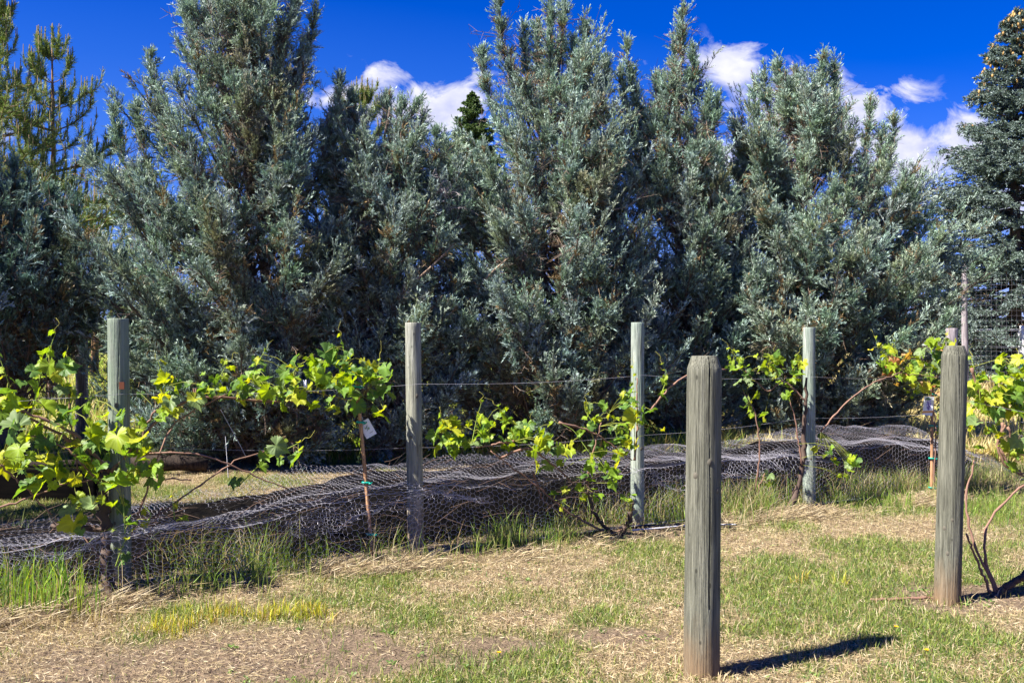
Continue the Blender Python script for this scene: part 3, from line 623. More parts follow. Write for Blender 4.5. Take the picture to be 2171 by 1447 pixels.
def place_leaves(acc, P, Nn, T, S, C):
    Nn = unit(Nn); T = unit(T - Nn * (T * Nn).sum(-1, keepdims=True)); X = np.cross(T, Nn)
    pi = rng.integers(0, len(PROT), len(P))
    for k, (V, t, q, vein) in enumerate(PROT):
        m = np.where(pi == k)[0]
        if not len(m): continue
        v = P[m, None] + S[m, None, None] * (V[None, :, 0:1] * X[m, None] + V[None, :, 1:2] * T[m, None] + V[None, :, 2:3] * Nn[m, None])
        n = len(V); o = (np.arange(len(m)) * n)[:, None, None]
        c = C[m, None] * vein[None, :, None]
        acc.add(v, (t[None] + o).reshape(-1, 3), (q[None] + o).reshape(-1, 4), c.reshape(-1, 3))
def smoothpath(P, n=18):
    P = np.asarray(P, float); t = np.r_[0, np.cumsum(np.linalg.norm(np.diff(P, axis=0), axis=1))]; u = np.linspace(0, t[-1], n)
    Q = np.stack([np.interp(u, t, P[:, k]) for k in range(3)], -1)
    for _ in range(3): Q[1:-1] = (Q[:-2] + 2 * Q[1:-1] + Q[2:]) / 4
    return Q
class Vine:
    def __init__(s, base, label, group='grape vines on the trellis', young=.45, red=0.0):
        s.e = empty('grape_vine', base, label, 'grape vine', group); s.tr = Acc(); s.ca = Acc(); s.sh = Acc(); s.lf = Acc(); s.anch = []; s.young = young; s.red = red; s.has = [0, 0, 0]
    def trunk(s, pts, r0, r1):
        P = smoothpath(pts, 26); P[1:-1] += rng.normal(0, .006, P[1:-1].shape); r = np.linspace(r0, r1, 26) * rng.uniform(.8, 1.2, 26)
        s.tr = Acc(); s.tr.tube(P, r, 9, (.075, .05, .04))
        for k in range(60):                          # shaggy strips of bark
            i = rng.integers(0, 24); p = P[i] + unit(rng.normal(size=3)) * r[i]; d = unit(P[i + 1] - P[i] + rng.normal(0, .01, 3))
            s.tr.segs([p], [p + d * rng.uniform(.02, .06)], .003, .001, 3, (.14, .09, .07))
        s.tr.build('trunk', M['cane'], s.e, smooth=True)
    def cane(s, pts, r0=.007, r1=.003, c=(.20, .115, .085)):
        P = smoothpath(pts, 22); P[1:-1] += rng.normal(0, .0035, P[1:-1].shape); rr = np.linspace(r0, r1, 22); rr[::4] *= 1.35
        s.ca = Acc(); s.ca.tube(P, rr, 7, c); s.ca.build('cane', M['cane'], s.e, smooth=True); s.anch += list(P[::2]); s.has[1] = 1
    def shoot(s, pts, n=7, size=.085, tend=True):
        P = smoothpath(pts, 20); S_ = Acc(); S_.tube(P, np.linspace(.0038, .0014, 20), 6, (.25, .34, .06)); s.anch += list(P[::2])
        k = np.linspace(2, 19, n).astype(int)
        for i, a in enumerate(k):
            f = a / 19; s.leaf(P[a], P[a], size * (1.15 - .75 * f) * rng.uniform(.8, 1.2), f > .55)
        if tend:
            t = np.linspace(0, 1, 14)[:, None]; d = unit(P[-1] - P[-3]); sd_ = unit(rng.normal(size=3))
            Q = P[-1] + d * t * .09 + sd_ * (np.sin(t * 7) * .014 + t * t * .03); S_.tube(Q, np.linspace(.0014, .0007, 14), 4, (.42, .40, .08))
        S_.build('shoot', M['cane'], s.e, smooth=True)
    def leaf(s, node_, near, size, yg):
        out = unit(rng.normal(size=3) * [1, .8, .7] + [0, -.25, .15]); p = near + out * size * rng.uniform(.5, 1.0)
        m = (np.asarray(node_) + p) / 2 + [0, 0, .012]; s.lf.segs([node_, m], [m, p], .0017, .0013, 4, (.35, .36, .08)); s.put(p, size, yg)
    def put(s, p, size, yg):
        N = unit(np.array([-.2, -.35, .8]) + rng.normal(0, .75, 3)); T = unit(np.array([0, -.15, -1.]) + rng.normal(0, .6, 3))
        red = rng.random() < s.red
        pal = LR if red else (LY if (yg or rng.random() < s.young) else LG); c = pal[rng.integers(0, len(pal))] * rng.uniform(.85, 1.15)
        place_leaves(s.lf, np.array([p]), np.array([N]), np.array([T]), np.array([size * 1.6]), np.array([c]))
    def cluster(s, px, py, rx, ry, n, d, size=.08, dz=.14, yg=None):
        A = np.array(s.anch) if s.anch else None
        for k in range(int(n * 1.3 + .5)):
            u, v = rng.uniform(-1.1, 1.1, 2); p = at(px + u * rx, py + v * ry, d + rng.normal(0, dz)); sz = size * .80 * rng.uniform(.5, 1.3)
            if A is not None:
                dd = np.linalg.norm(A - p, axis=1); j = np.argmin(dd)
                if dd[j] < .6:
                    a0 = A[j]; m = (a0 + p) / 2 + [0, 0, .02]; s.lf.segs([a0, m], [m, p], .0018, .0013, 4, (.32, .36, .08)); s.has[2] = 1
            s.put(p, sz, rng.random() < (yg if yg is not None else s.young * .6))
    def done(s):
        if s.lf.n: s.lf.build('leaves', M['leaf'], s.e, smooth=True)
def PP(*p): return [at(*q) for q in p]
V = Vine((-2.5, 6.1, 0), 'large leafy grape vine with dark shaggy trunk around the leftmost green post', young=.42)
V.trunk(PP((238, 1262, 5.95), (222, 1200, 5.98), (225, 1120, 6.05), (215, 1050, 6.1), (225, 1000, 6.1)), .04, .028)
V.trunk(PP((225, 1120, 6.02), (170, 1120, 6.0), (110, 1112, 6.0)), .014, .01)
for P in (((230, 1000, 6.1), (170, 925, 6.0), (90, 885, 5.9), (-40, 845, 5.8)), ((225, 1005, 6.1), (140, 925, 6.0), (60, 885, 5.95), (-40, 868, 5.9)), ((235, 1000, 6.1), (300, 925, 6.2), (370, 855, 6.3), (450, 838, 6.5), (540, 850, 6.7), (650, 850, 6.9))):
    V.cane(PP(*P), .011, .006)
for P in (((200, 1010, 6.0), (150, 955, 5.9), (100, 928, 5.9), (45, 920, 5.9)), ((300, 965, 6.1), (350, 957, 6.1), (440, 965, 6.2), (520, 1000, 6.3), (610, 1035, 6.4)), ((250, 1005, 6.0), (320, 1010, 6.0), (405, 1018, 6.05)),
          ((320, 1100, 6.3), (400, 1045, 6.4), (500, 975, 6.6), (590, 950, 6.8)), ((-40, 1085, 5.7), (60, 1058, 5.8), (130, 1025, 5.9), (250, 1010, 6.0)), ((280, 1130, 6.1), (310, 1040, 6.1), (345, 940, 6.2), (370, 890, 6.3), (480, 835, 6.4)),
          ((0, 985, 5.7), (60, 1040, 5.8), (110, 1090, 5.9)), ((145, 830, 6.0), (150, 900, 6.0), (165, 1000, 6.05)), ((330, 870, 6.1), (310, 900, 6.1), (290, 960, 6.1)), ((235, 1245, 5.9), (200, 1160, 5.9), (150, 1110, 5.9)), ((285, 1190, 6.1), (330, 1100, 6.2), (345, 1075, 6.2))):
    V.cane(PP(*P), .0065, .0035)
for P, n, sz in (((((65, 880, 5.95), (85, 800, 5.95), (105, 740, 5.95), (118, 705, 5.95))), 8, .09), (((150, 930, 6), (150, 850, 6), (138, 790, 6), (142, 755, 6)), 8, .08), (((30, 865, 5.9), (18, 810, 5.85), (0, 760, 5.85)), 6, .09),
                 (((120, 950, 5.9), (150, 880, 5.9), (200, 840, 5.95)), 5, .09), (((270, 950, 6.1), (310, 900, 6.1), (350, 870, 6.1)), 5, .08), (((340, 880, 6.2), (352, 810, 6.2), (335, 765, 6.2)), 7, .075), (((425, 845, 6.4), (465, 800, 6.4), (485, 765, 6.4)), 7, .075),
                 (((500, 850, 6.6), (535, 790, 6.6), (560, 745, 6.6)), 8, .07), (((590, 850, 6.8), (610, 800, 6.8), (640, 770, 6.8)), 6, .07), (((505, 1030, 6.4), (560, 975, 6.5), (640, 935, 6.5)), 5, .075), (((265, 1130, 5.85), (262, 1070, 5.85)), 3, .05),
                 (((245, 1200, 5.75), (262, 1150, 5.72), (280, 1120, 5.72)), 5, .05), (((310, 1110, 6.1), (322, 1090, 6.1), (295, 1060, 6.1)), 3, .045), (((370, 1100, 6.2), (365, 1050, 6.2)), 3, .045)):
    V.shoot(PP(*P), n, sz)
for c in ((255, 955, 60, 45, 15, 5.95, .1), (215, 905, 45, 30, 8, 5.9, .1), (300, 990, 40, 35, 8, 5.95, .09), (110, 1010, 60, 30, 9, 5.8, .12), (200, 1035, 50, 25, 7, 5.85, .09), (265, 1040, 25, 30, 4, 5.8, .11), (170, 1085, 25, 25, 4, 5.85, .11),
          (20, 940, 40, 50, 7, 5.8, .11), (10, 830, 30, 40, 5, 5.8, .1), (180, 960, 60, 30, 7, 5.95, .09), (60, 980, 60, 30, 6, 5.85, .07), (375, 820, 70, 30, 9, 6.3, .075), (490, 820, 60, 25, 9, 6.5, .075), (330, 830, 30, 25, 5, 6.2, .08),
          (580, 800, 50, 35, 12, 6.7, .085), (620, 830, 40, 25, 7, 6.75, .09), (120, 800, 60, 30, 6, 5.95, .09), (60, 900, 60, 30, 6, 5.9, .07), (205, 1150, 50, 30, 4, 5.85, .05), (610, 965, 30, 20, 3, 6.5, .1)):
    V.cluster(*c)
V.done()
V = Vine(b1, 'young grape vine with broad leaves topping the leaning tagged stake', young=.3)
V.cane(PP((788, 1175, 7.03), (776, 1000, 7.03), (762, 900, 7.03), (752, 830, 7.0)), .004, .004)
V.cane(PP((752, 850, 6.97), (735, 800, 6.97), (735, 750, 6.97)), .004, .0025, (.3, .2, .08)); V.cane(PP((752, 850, 6.97), (690, 835, 6.9), (640, 828, 6.8)), .004, .003, (.3, .2, .08)); V.cane(PP((755, 850, 6.97), (790, 815, 6.97), (820, 790, 7)), .004, .003, (.3, .2, .08))
V.shoot(PP((735, 790, 6.95), (730, 745, 6.95), (722, 715, 6.95)), 5, .06); V.shoot(PP((780, 820, 6.97), (800, 790, 6.97), (805, 760, 6.97)), 5, .06)
for c in ((690, 770, 35, 25, 6, 6.9, .12), (700, 810, 45, 25, 8, 6.85, .12), (760, 805, 55, 30, 14, 6.9, .1), (810, 810, 35, 25, 7, 6.9, .1), (740, 770, 35, 25, 8, 6.95, .07), (710, 855, 45, 22, 6, 6.9, .09), (800, 860, 18, 20, 2, 6.95, .09), (760, 955, 8, 30, 3, 6.95, .05), (650, 815, 35, 30, 6, 6.85, .1)):
    V.cluster(*c, dz=.09)
V.done()
V = Vine(at(1315, 1130, 7.88) * [1, 1, 0], 'low spreading grape vine with forked pale trunk between the pale and blue green posts', young=.5)
V.trunk(PP((1312, 1140, 7.85), (1335, 1105, 7.85), (1340, 1065, 7.85)), .022, .016); V.trunk(PP((1312, 1138, 7.85), (1270, 1105, 7.8), (1250, 1060, 7.8), (1245, 1030, 7.8)), .016, .01)
for P in (((1245, 1030, 7.8), (1250, 980, 7.8), (1268, 920, 7.8), (1275, 895, 7.8)), ((1300, 1135, 7.85), (1210, 1090, 7.7), (1150, 1040, 7.6), (1100, 1000, 7.5), (1040, 955, 7.4)), ((1060, 970, 7.4), (1120, 945, 7.4), (1180, 990, 7.5), (1230, 1040, 7.7)),
          ((1090, 935, 7.3), (1010, 948, 7.3)), ((1185, 895, 7.7), (1250, 910, 7.8), (1320, 960, 7.9), (1340, 975, 7.95)), ((1345, 975, 8), (1352, 900, 8.05), (1350, 800, 8.1)), ((1380, 870, 8.1), (1410, 830, 8.1), (1450, 795, 8.1), (1540, 783, 8.2)), ((1195, 1150, 7.7), (1300, 1130, 7.8), (1345, 1110, 7.9)), ((1130, 1000, 7.6), (1150, 1060, 7.7), (1210, 1100, 7.7))):
    V.cane(PP(*P), .009, .004)
for P, n, sz in ((((1000, 940, 7.3), (1010, 890, 7.3), (1020, 855, 7.3)), 6, .07), (((1110, 930, 7.4), (1080, 885, 7.4), (1055, 860, 7.4)), 7, .075), (((960, 945, 7.2), (940, 910, 7.2), (935, 880, 7.2)), 5, .075), (((1150, 950, 7.5), (1130, 900, 7.5)), 5, .08),
                 (((1260, 900, 7.8), (1240, 870, 7.8), (1240, 855, 7.8)), 5, .06), (((1320, 960, 7.9), (1300, 900, 7.9), (1290, 870, 7.9)), 7, .075), (((1345, 960, 8), (1345, 850, 8), (1342, 775, 8)), 11, .05), (((1250, 960, 7.7), (1215, 910, 7.7), (1185, 895, 7.7)), 3, .05), (((1400, 840, 8.1), (1415, 800, 8.1), (1405, 770, 8.1)), 6, .06)):
    V.shoot(PP(*P), n, sz)
for c in ((950, 930, 28, 35, 9, 7.2, .085), (1000, 915, 40, 25, 10, 7.3, .08), (1060, 905, 45, 28, 13, 7.35, .085), (1120, 930, 45, 30, 14, 7.4, .085), (1170, 965, 40, 25, 12, 7.5, .085), (1280, 885, 45, 25, 8, 7.8, .07), (1330, 850, 22, 25, 6, 7.95, .07), (1365, 885, 22, 22, 4, 7.8, .11),
          (1320, 930, 40, 30, 9, 7.8, .075), (1290, 965, 45, 22, 6, 7.75, .09), (1270, 1005, 40, 22, 7, 7.7, .08), (1215, 1020, 25, 18, 4, 7.6, .08), (1230, 1065, 35, 15, 4, 7.65, .06), (1335, 1055, 14, 10, 2, 7.8, .07), (1215, 1035, 60, 18, 4, 7.6, .06), (1380, 920, 25, 15, 2, 7.9, .06)):
    V.cluster(*c)
V.done()
V = Vine(at(1690, 1080, 9.0) * [1, 1, 0], 'grape vine with bent dark trunk leaning on the farther blue green post', young=.4)
V.trunk(PP((1668, 1082, 8.9), (1690, 1045, 9.0), (1702, 990, 9.05), (1706, 900, 9.1), (1710, 800, 9.1)), .03, .012)
for P in (((1708, 850, 9.1), (1660, 800, 9.1), (1630, 835, 9.1), (1580, 785, 9.0)), ((1740, 915, 9.1), (1790, 855, 9.15), (1850, 810, 9.2), (1905, 790, 9.3)), ((1600, 1050, 8.8), (1612, 950, 8.8), (1600, 870, 8.8), (1575, 830, 8.8)), ((1700, 985, 9), (1688, 900, 9), (1670, 830, 9)), ((1608, 1078, 8.8), (1608, 1030, 8.8), (1625, 1000, 8.8))):
    V.cane(PP(*P), .008, .004)
V.cane(PP((1905, 790, 9.3), (1990, 800, 9.5)), .004, .003)
for P, n, sz in ((((1580, 800, 9), (1570, 770, 9), (1550, 740, 9)), 7, .06), (((1650, 810, 9.1), (1640, 780, 9.1), (1640, 755, 9.1)), 6, .075), (((1700, 800, 9.1), (1680, 770, 9.1), (1690, 750, 9.1)), 6, .06), (((1605, 900, 8.9), (1590, 850, 8.9)), 4, .05)):
    V.shoot(PP(*P), n, sz)
for c in ((1575, 760, 30, 20, 5, 9, .07), (1630, 770, 22, 20, 5, 9, .1), (1675, 785, 30, 25, 9, 9.05, .075), (1570, 800, 20, 15, 3, 9, .07), (1660, 825, 15, 12, 2, 9, .09), (1590, 850, 15, 20, 4, 8.9, .06), (1610, 880, 12, 10, 2, 8.9, .06),
          (1765, 950, 30, 25, 7, 9.0, .08), (1790, 975, 28, 18, 6, 9.0, .08), (1800, 1000, 22, 10, 3, 9.0, .06), (1630, 1015, 10, 10, 2, 8.8, .07)):
    V.cluster(*c)
V.done()
V = Vine(b2, 'young grape vine with reddish and yellow leaves bushing over the orange brown stake', young=.6, red=.22)
V.cane(PP((1978, 1045, 9.78), (1985, 930, 9.78), (1975, 830, 9.8), (1965, 790, 9.8)), .007, .005)
V.cane(PP((1970, 830, 9.8), (1930, 790, 9.7), (1880, 765, 9.6)), .005, .003); V.cane(PP((1975, 830, 9.8), (2000, 770, 9.7), (2005, 735, 9.7)), .005, .003)
for P, n, sz in ((((1900, 790, 9.6), (1870, 750, 9.6), (1855, 715, 9.6)), 7, .065), (((1930, 790, 9.6), (1905, 760, 9.6), (1895, 725, 9.6)), 5, .06), (((1990, 780, 9.7), (2000, 730, 9.7), (2008, 705, 9.7)), 6, .06), (((1960, 820, 9.6), (1930, 840, 9.6)), 4, .05)):
    V.shoot(PP(*P), n, sz)
for c in ((1870, 755, 25, 20, 8, 9.6, .08), (1915, 775, 35, 25, 15, 9.6, .085), (1965, 765, 40, 25, 18, 9.6, .09), (2005, 745, 25, 25, 9, 9.6, .1), (1990, 800, 30, 25, 10, 9.65, .085), (1930, 815, 30, 15, 5, 9.6, .08), (1975, 830, 20, 15, 5, 9.6, .08), (1985, 910, 15, 8, 2, 9.7, .06)):
    V.cluster(*c)
V.done()
V = Vine(at(2112, 1262, 5.93) * [1, 1, 0], 'grape vine with bare bent canes rising beside the right chamfered post', young=.5)
V.trunk(PP((2105, 1268, 5.9), (2130, 1245, 5.95), (2200, 1205, 6.0)), .024, .017)
for P in (((2115, 1262, 5.92), (2062, 1150, 5.95), (2045, 1060, 6), (2065, 975, 6.05)), ((2118, 1262, 5.92), (2082, 1170, 5.95), (2090, 1110, 6), (2130, 1060, 6.1), (2220, 990, 6.2)), ((2100, 1255, 5.9), (2060, 1160, 5.9), (2048, 1130, 5.9)), ((1845, 1272, 5.75), (1900, 1268, 5.75), (1990, 1266, 5.8), (2090, 1258, 5.95)),
          ((2060, 780, 6.3), (2085, 860, 6.35), (2130, 865, 6.4), (2200, 890, 6.5)), ((2130, 900, 6.6), (2112, 940, 6.6), (2130, 990, 6.6), (2200, 1010, 6.6)), ((2135, 905, 6.6), (2160, 960, 6.6), (2200, 980, 6.6)), ((2125, 895, 6.6), (2118, 950, 6.6), (2150, 1000, 6.6), (2200, 1020, 6.6))):
    V.cane(PP(*P), .009, .005)
for P, n, sz in ((((2085, 860, 6.35), (2070, 800, 6.3), (2060, 760, 6.3)), 6, .06), (((2140, 870, 6.4), (2125, 810, 6.4), (2150, 770, 6.4)), 8, .065), (((2160, 890, 6.4), (2160, 830, 6.4), (2190, 780, 6.4)), 7, .07)):
    V.shoot(PP(*P), n, sz)
for c in ((2085, 835, 30, 30, 9, 6.3, .08), (2075, 880, 22, 25, 6, 6.3, .07), (2150, 790, 35, 30, 14, 6.4, .08), (2150, 850, 35, 30, 11, 6.4, .075), (2140, 920, 35, 30, 8, 6.45, .065), (2155, 965, 25, 25, 5, 6.5, .06), (2070, 790, 12, 20, 3, 6.3, .06), (2185, 880, 30, 80, 14, 6.4, .08), (2075, 930, 20, 20, 3, 6.3, .05)):
    V.cluster(*c)
V.done()

# ------------------------------------------------------------------ junipers
def bez(a, b, c, t): t = np.asarray(t)[:, None]; return (1 - t) ** 2 * a + 2 * t * (1 - t) * b + t * t * c
JT = np.array([[.27, .36, .33], [.33, .42, .41], [.22, .31, .25], [.41, .49, .48], [.30, .36, .28]])
def sprays(F, TW, p, d, L, rg, tone, nf=13):
    # p, d: spray origins and directions; each spray a little feather of fingers
    n = len(p); t = rg.random((n, nf)) ** .8; q = p[:, None] + d[:, None] * (t * L[:, None])[..., None]
    side = rg.normal(size=(n, nf, 3)); fd = unit(d[:, None] * 1.25 + side * .52 + np.array([0, 0, .18]))
    fl = (.034 + .052 * rg.random((n, nf))) * (1.15 - .45 * t) * (L[:, None] / .15) ** .6
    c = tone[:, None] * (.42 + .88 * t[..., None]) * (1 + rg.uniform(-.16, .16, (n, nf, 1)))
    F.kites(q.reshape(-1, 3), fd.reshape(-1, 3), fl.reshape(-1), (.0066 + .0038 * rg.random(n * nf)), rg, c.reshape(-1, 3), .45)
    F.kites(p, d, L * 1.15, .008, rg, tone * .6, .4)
def limb_foliage(F, TW, DW, P0, P1, P2, r0, rg, dens, hue, t0=.46, blen=.38, plume=1.0):
    t = np.linspace(0, 1, 12); B = bez(P0, P1, P2, t); TW.append((B, np.linspace(r0, .004, 12)))
    Llen = np.linalg.norm(P2 - P0); nb = max(6, int(15 * dens * (Llen * .5 + .55)))
    tb = t0 + (1 - t0) * rg.random(nb) ** .85; tb = np.r_[tb, [.97, .98, .99]]; nb += 3; o = bez(P0, P1, P2, tb); tan = unit(bez(P0, P1, P2, np.minimum(tb + .02, 1.02)) - bez(P0, P1, P2, tb - .01))
    bd = unit(tan + rg.normal(size=(nb, 3)) * (.50 * plume * np.where(np.arange(nb) < nb - 3, 1, .35))[:, None] + np.array([0, 0, .16])); bl = blen * (1.25 - .75 * tb) * rg.uniform(.6, 1.4, nb); bl[-3:] = blen * rg.uniform(.5, 1.1, 3) * (1.75 if rg.random() < .4 else 1)
    e = o + bd * bl[:, None]; DW.segs(o, e, .0045, .002, 3, (.095, .07, .055))
    ns = 9; f = rg.random((nb, ns)) ** .75; sp = o[:, None] + bd[:, None] * (f * bl[:, None])[..., None]
    sdir = unit(bd[:, None] + rg.normal(size=(nb, ns, 3)) * .48 + np.array([0, 0, .25])); tone = JT[rg.integers(0, len(JT), nb)]
    tone = (tone * hue)[:, None] * rg.uniform(.85, 1.15, (nb, ns, 1)); keep = rg.random((nb, ns)) < .88
    L = rg.uniform(.08, .2, (nb, ns)) * (1.2 - .5 * f)
    br = (rg.random((nb, 1)) < .06) & (rg.random((nb, ns)) < .8); tone = np.where(br[..., None], np.array([.23, .16, .08]), tone)
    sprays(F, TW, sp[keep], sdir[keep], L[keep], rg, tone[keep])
    # bare brown inner twigs
    m = int(15 * dens); ti = rg.uniform(.12, .92, m); o = bez(P0, P1, P2, ti); d = unit(rg.normal(size=(m, 3)) + [0, 0, .1]); l = rg.uniform(.15, .45, m)
    e = o + d * l[:, None]; DW.segs(o, e, .0045, .0018, 3, (.15, .11, .09))
    k = 9; u = rg.random((m, k)); o2 = o[:, None] + d[:, None] * (u * l[:, None])[..., None]; d2 = unit(d[:, None] + rg.normal(size=(m, k, 3)) * .8)
    cc = np.where(rg.random((m * k, 1)) < .5, np.array([[.24, .16, .10]]), np.array([[.17, .14, .12]]))
    DW.segs(o2.reshape(-1, 3), (o2 + d2 * rg.uniform(.05, .16, (m, k, 1))).reshape(-1, 3), .0028, .0012, 3, cc)
def juniper(label, cpx, d, prof, spires, nl, seed, group='blue grey junipers behind the vine row', dens=1.0, hue=(1, 1, 1), trunks=2, depth=.85, extra=()):
    rg = np.random.default_rng(seed); base = np.array([(cpx - CX) / FP * d, d, float(gz(0, d))]); hue = np.array(hue) * [.84, .88, .87]
    e = empty('juniper_tree', base, label, 'tree', group); F = Acc(); DW = Acc(); TW = []
    zz = np.array([CH - (p[0] - HY) / FP * d for p in prof]); rl = np.array([(cpx - p[1]) / FP * d for p in prof]); rr = np.array([(p[2] - cpx) / FP * d for p in prof])
    wf = np.interp([p[0] for p in prof], [60, 200, 420, 560], [.84, .90, 1.04, 1.10]); rl = rl * wf; rr = rr * wf; o = np.argsort(zz); zz, rl, rr = zz[o], rl[o], rr[o]; ztop = zz[-1]
    # trunks
    tb = Acc(); lead = []
    for k in range(trunks):
        tx = base + [(k - (trunks - 1) / 2) * .16, rg.uniform(-.1, .1), -.05]; zt = ztop * (1 - .12 * k); cxz = np.interp(zt * .9, zz, (rr - rl) / 2)
        P = smoothpath([tx, tx + [rg.normal(0, .06), rg.normal(0, .06), zt * .35], base + [cxz * .6 + rg.normal(0, .12), rg.normal(0, .1), zt * .7], base + [cxz, 0, zt]], 24)
        P[1:-1, :2] += rg.normal(0, .012, (22, 2)); lead.append(P)
        tb.tube(P, np.linspace(.10 if k == 0 else .075, .012, 24), 9, (.13, .10, .085))
    w = (rl + rr); cz = np.linspace(zz[0], zz[-1], 300); cw = np.interp(cz, zz, w) + .15; cw = np.cumsum(cw); cw /= cw[-1]
    for k in range(nl):
        z = np.interp(rg.random(), cw, cz); ph = rg.uniform(0, 2 * math.pi)
        if math.sin(ph) > .25 and rg.random() < .6: ph = -ph
        c, s = math.cos(ph), math.sin(ph); L_ = np.interp(z, zz, rl); R_ = np.interp(z, zz, rr); rd = depth * max(.12, (L_ + R_) / 2)
        side = R_ if c > 0 else L_; cen = 0.0
        if side < .05: side = .05
        r = math.sqrt((side * c) ** 2 + (rd * s) ** 2); r *= (.78 + .52 * float(vnoise(ph * 2.6 + seed, z * 1.7 + seed, 1.0, seed))) * rg.uniform(.82, 1.03) * (1 if rg.random() > .3 else rg.uniform(.65, .95)) * (1.13 if rg.random() < .22 else 1)
        offx = 0
        if L_ < 0: offx = -L_
        P2 = base * [1, 1, 0] + [c * r + offx, s * r, z]
        z0 = max(base[2] + .12, z - (.35 + r * rg.uniform(.35, .95))); tr = lead[rg.integers(0, trunks)]; z0 = min(z0, tr[-1, 2] * .97)
        P0 = np.array([np.interp(z0, tr[:, 2], tr[:, q]) for q in range(3)])
        P1 = P0 * .48 + P2 * .52; P1[2] = P0[2] + (P2[2] - P0[2]) * rg.uniform(.22, .5)
        if rg.random() < .04: hue_ = hue * [.85, .66, .52]
        else: hue_ = hue
        hv = hue_ * (1 + rg.uniform(-.14, .14)) * np.array([1 + rg.uniform(-.06, .1), 1, 1 + rg.uniform(-.14, .06)])
        limb_foliage(F, TW, DW, P0, P1, P2, .012 + .012 * r, rg, dens, hv)
    for (px, py, wpx) in spires:                 # upright leaders that stand above the crown
        top = at(px, py, d + rg.uniform(-.25, .25)); Lz = 1.1 if wpx < 40 else 1.6; tr = lead[rg.integers(0, trunks)]; z0 = min(max(.5, top[2] - 1.2 - abs(top[0] - base[0])), tr[-1, 2] * .95)
        P0 = np.array([np.interp(z0, tr[:, 2], tr[:, q]) for q in range(3)]); P1 = np.array([top[0] + .1 * (P0[0] - top[0]), top[1] + .1 * (P0[1] - top[1]), P0[2] * .55 + top[2] * .45])
        top = np.array(top) - [0, 0, .08]
        limb_foliage(F, TW, DW, P0, P1, top, .02, rg, dens * 1.9, hue * np.array([.98, 1.0, .92]), .35, wpx / FP * d * .62, .6)
    for (a_, b_, c_) in extra:
        limb_foliage(F, TW, DW, np.array(a_), np.array(b_), np.array(c_), .03, rg, dens * 1.3, hue, .45, .4)
    for (B, r) in TW: tb.tube(B, r, 5, (.12, .09, .075), cap=False)
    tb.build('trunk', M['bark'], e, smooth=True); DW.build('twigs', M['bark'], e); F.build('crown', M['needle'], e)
    return e
juniper('tallest blue grey juniper at left, its top cut off by the frame', 545, 12.4,
        [(-110, 500, 590), (-40, 430, 640), (20, 380, 655), (110, 385, 650), (170, 330, 645), (240, 262, 660), (320, 285, 680), (400, 280, 700), (520, 275, 710), (680, 255, 715), (820, 300, 715), (920, 370, 700), (975, 430, 660)],
        [(395, -10, 40), (665, 30, 40), (290, 225, 50), (240, 225, 40), (320, 120, 45), (720, 165, 40), (460, -60, 50), (275, 400, 40), (630, -30, 40)], 250, 101, trunks=3)
juniper('middle left blue grey juniper with brown dead patches, above the tagged stake', 815, 12.7,
        [(225, 800, 850), (270, 750, 890), (330, 725, 945), (420, 715, 975), (560, 705, 985), (720, 700, 985), (850, 715, 975), (940, 760, 920)],
        [(745, 205, 35), (820, 200, 30), (850, 220, 35), (895, 255, 30), (700, 240, 35), (940, 300, 30), (925, 280, 30)], 150, 102, trunks=3, hue=(1.0, .98, .96))
juniper('tall many topped blue grey juniper at the centre, behind the low spreading vine', 1180, 13.2,
        [(75, 1155, 1210), (140, 1075, 1255), (190, 1055, 1285), (230, 1055, 1300), (300, 1015, 1310), (400, 960, 1330), (520, 950, 1345), (680, 940, 1360), (820, 950, 1350), (900, 1010, 1300), (945, 1060, 1270)],
        [(1058, 0, 45), (1168, -10, 35), (1195, 5, 35), (1240, 50, 35), (1110, 55, 30), (1285, 120, 30), (1020, 105, 30), (1140, 60, 40), (1215, 90, 40)], 235, 103, trunks=3)
juniper('slender pointed juniper right of centre, leaning over the farther posts', 1440, 13.6,
        [(185, 1420, 1480), (235, 1390, 1500), (290, 1370, 1505), (350, 1330, 1520), (450, 1305, 1550), (600, 1300, 1570), (780, 1300, 1580), (880, 1340, 1550), (925, 1400, 1500)],
        [(1447, 25, 45), (1330, 95, 40), (1320, 150, 40), (1345, 190, 35), (1395, 165, 30), (1500, 205, 35), (1520, 215, 30), (1470, 110, 45), (1430, 100, 40)], 125, 104, trunks=2, hue=(1, 1.01, .98))
juniper('broad blue grey juniper at right with twin tops, behind the bent vine trunk', 1700, 14.3,
        [(205, 1645, 1755), (245, 1600, 1785), (290, 1565, 1850), (330, 1540, 1860), (420, 1510, 1900), (500, 1480, 1960), (600, 1470, 1975), (700, 1465, 1960), (800, 1480, 1940), (870, 1540, 1900), (905, 1600, 1850)],
        [(1650, 140, 45), (1745, 125, 40), (1770, 140, 35), (1690, 155, 40), (1600, 190, 40), (1560, 260, 35), (1845, 225, 40), (1895, 250, 40), (1870, 280, 40), (1525, 320, 35), (1940, 390, 40), (1620, 160, 35)], 265, 105, trunks=3, hue=(1.03, 1.02, .97),
        extra=[(at(1800, 620, 14.1), at(1930, 600, 13.9), at(2070, 500, 13.7)), (at(1800, 640, 14.1), at(1930, 610, 13.9), at(2060, 560, 13.7)), (at(1800, 700, 14.1), at(1930, 650, 13.9), at(2010, 640, 13.7))])
juniper('dark shaded juniper at the left edge, behind the leafy vine', 20, 12.6,
        [(390, -60, 40), (440, -130, 130), (520, -180, 195), (620, -190, 215), (700, -170, 180), (740, -120, 120)],
        [(30, 350, 40), (-20, 250, 40), (110, 400, 40), (160, 430, 40), (205, 560, 40), (60, 390, 40)], 120, 106, trunks=2, hue=(.62, .72, .78))  # low hue puts the shade on this tree into its foliage colour
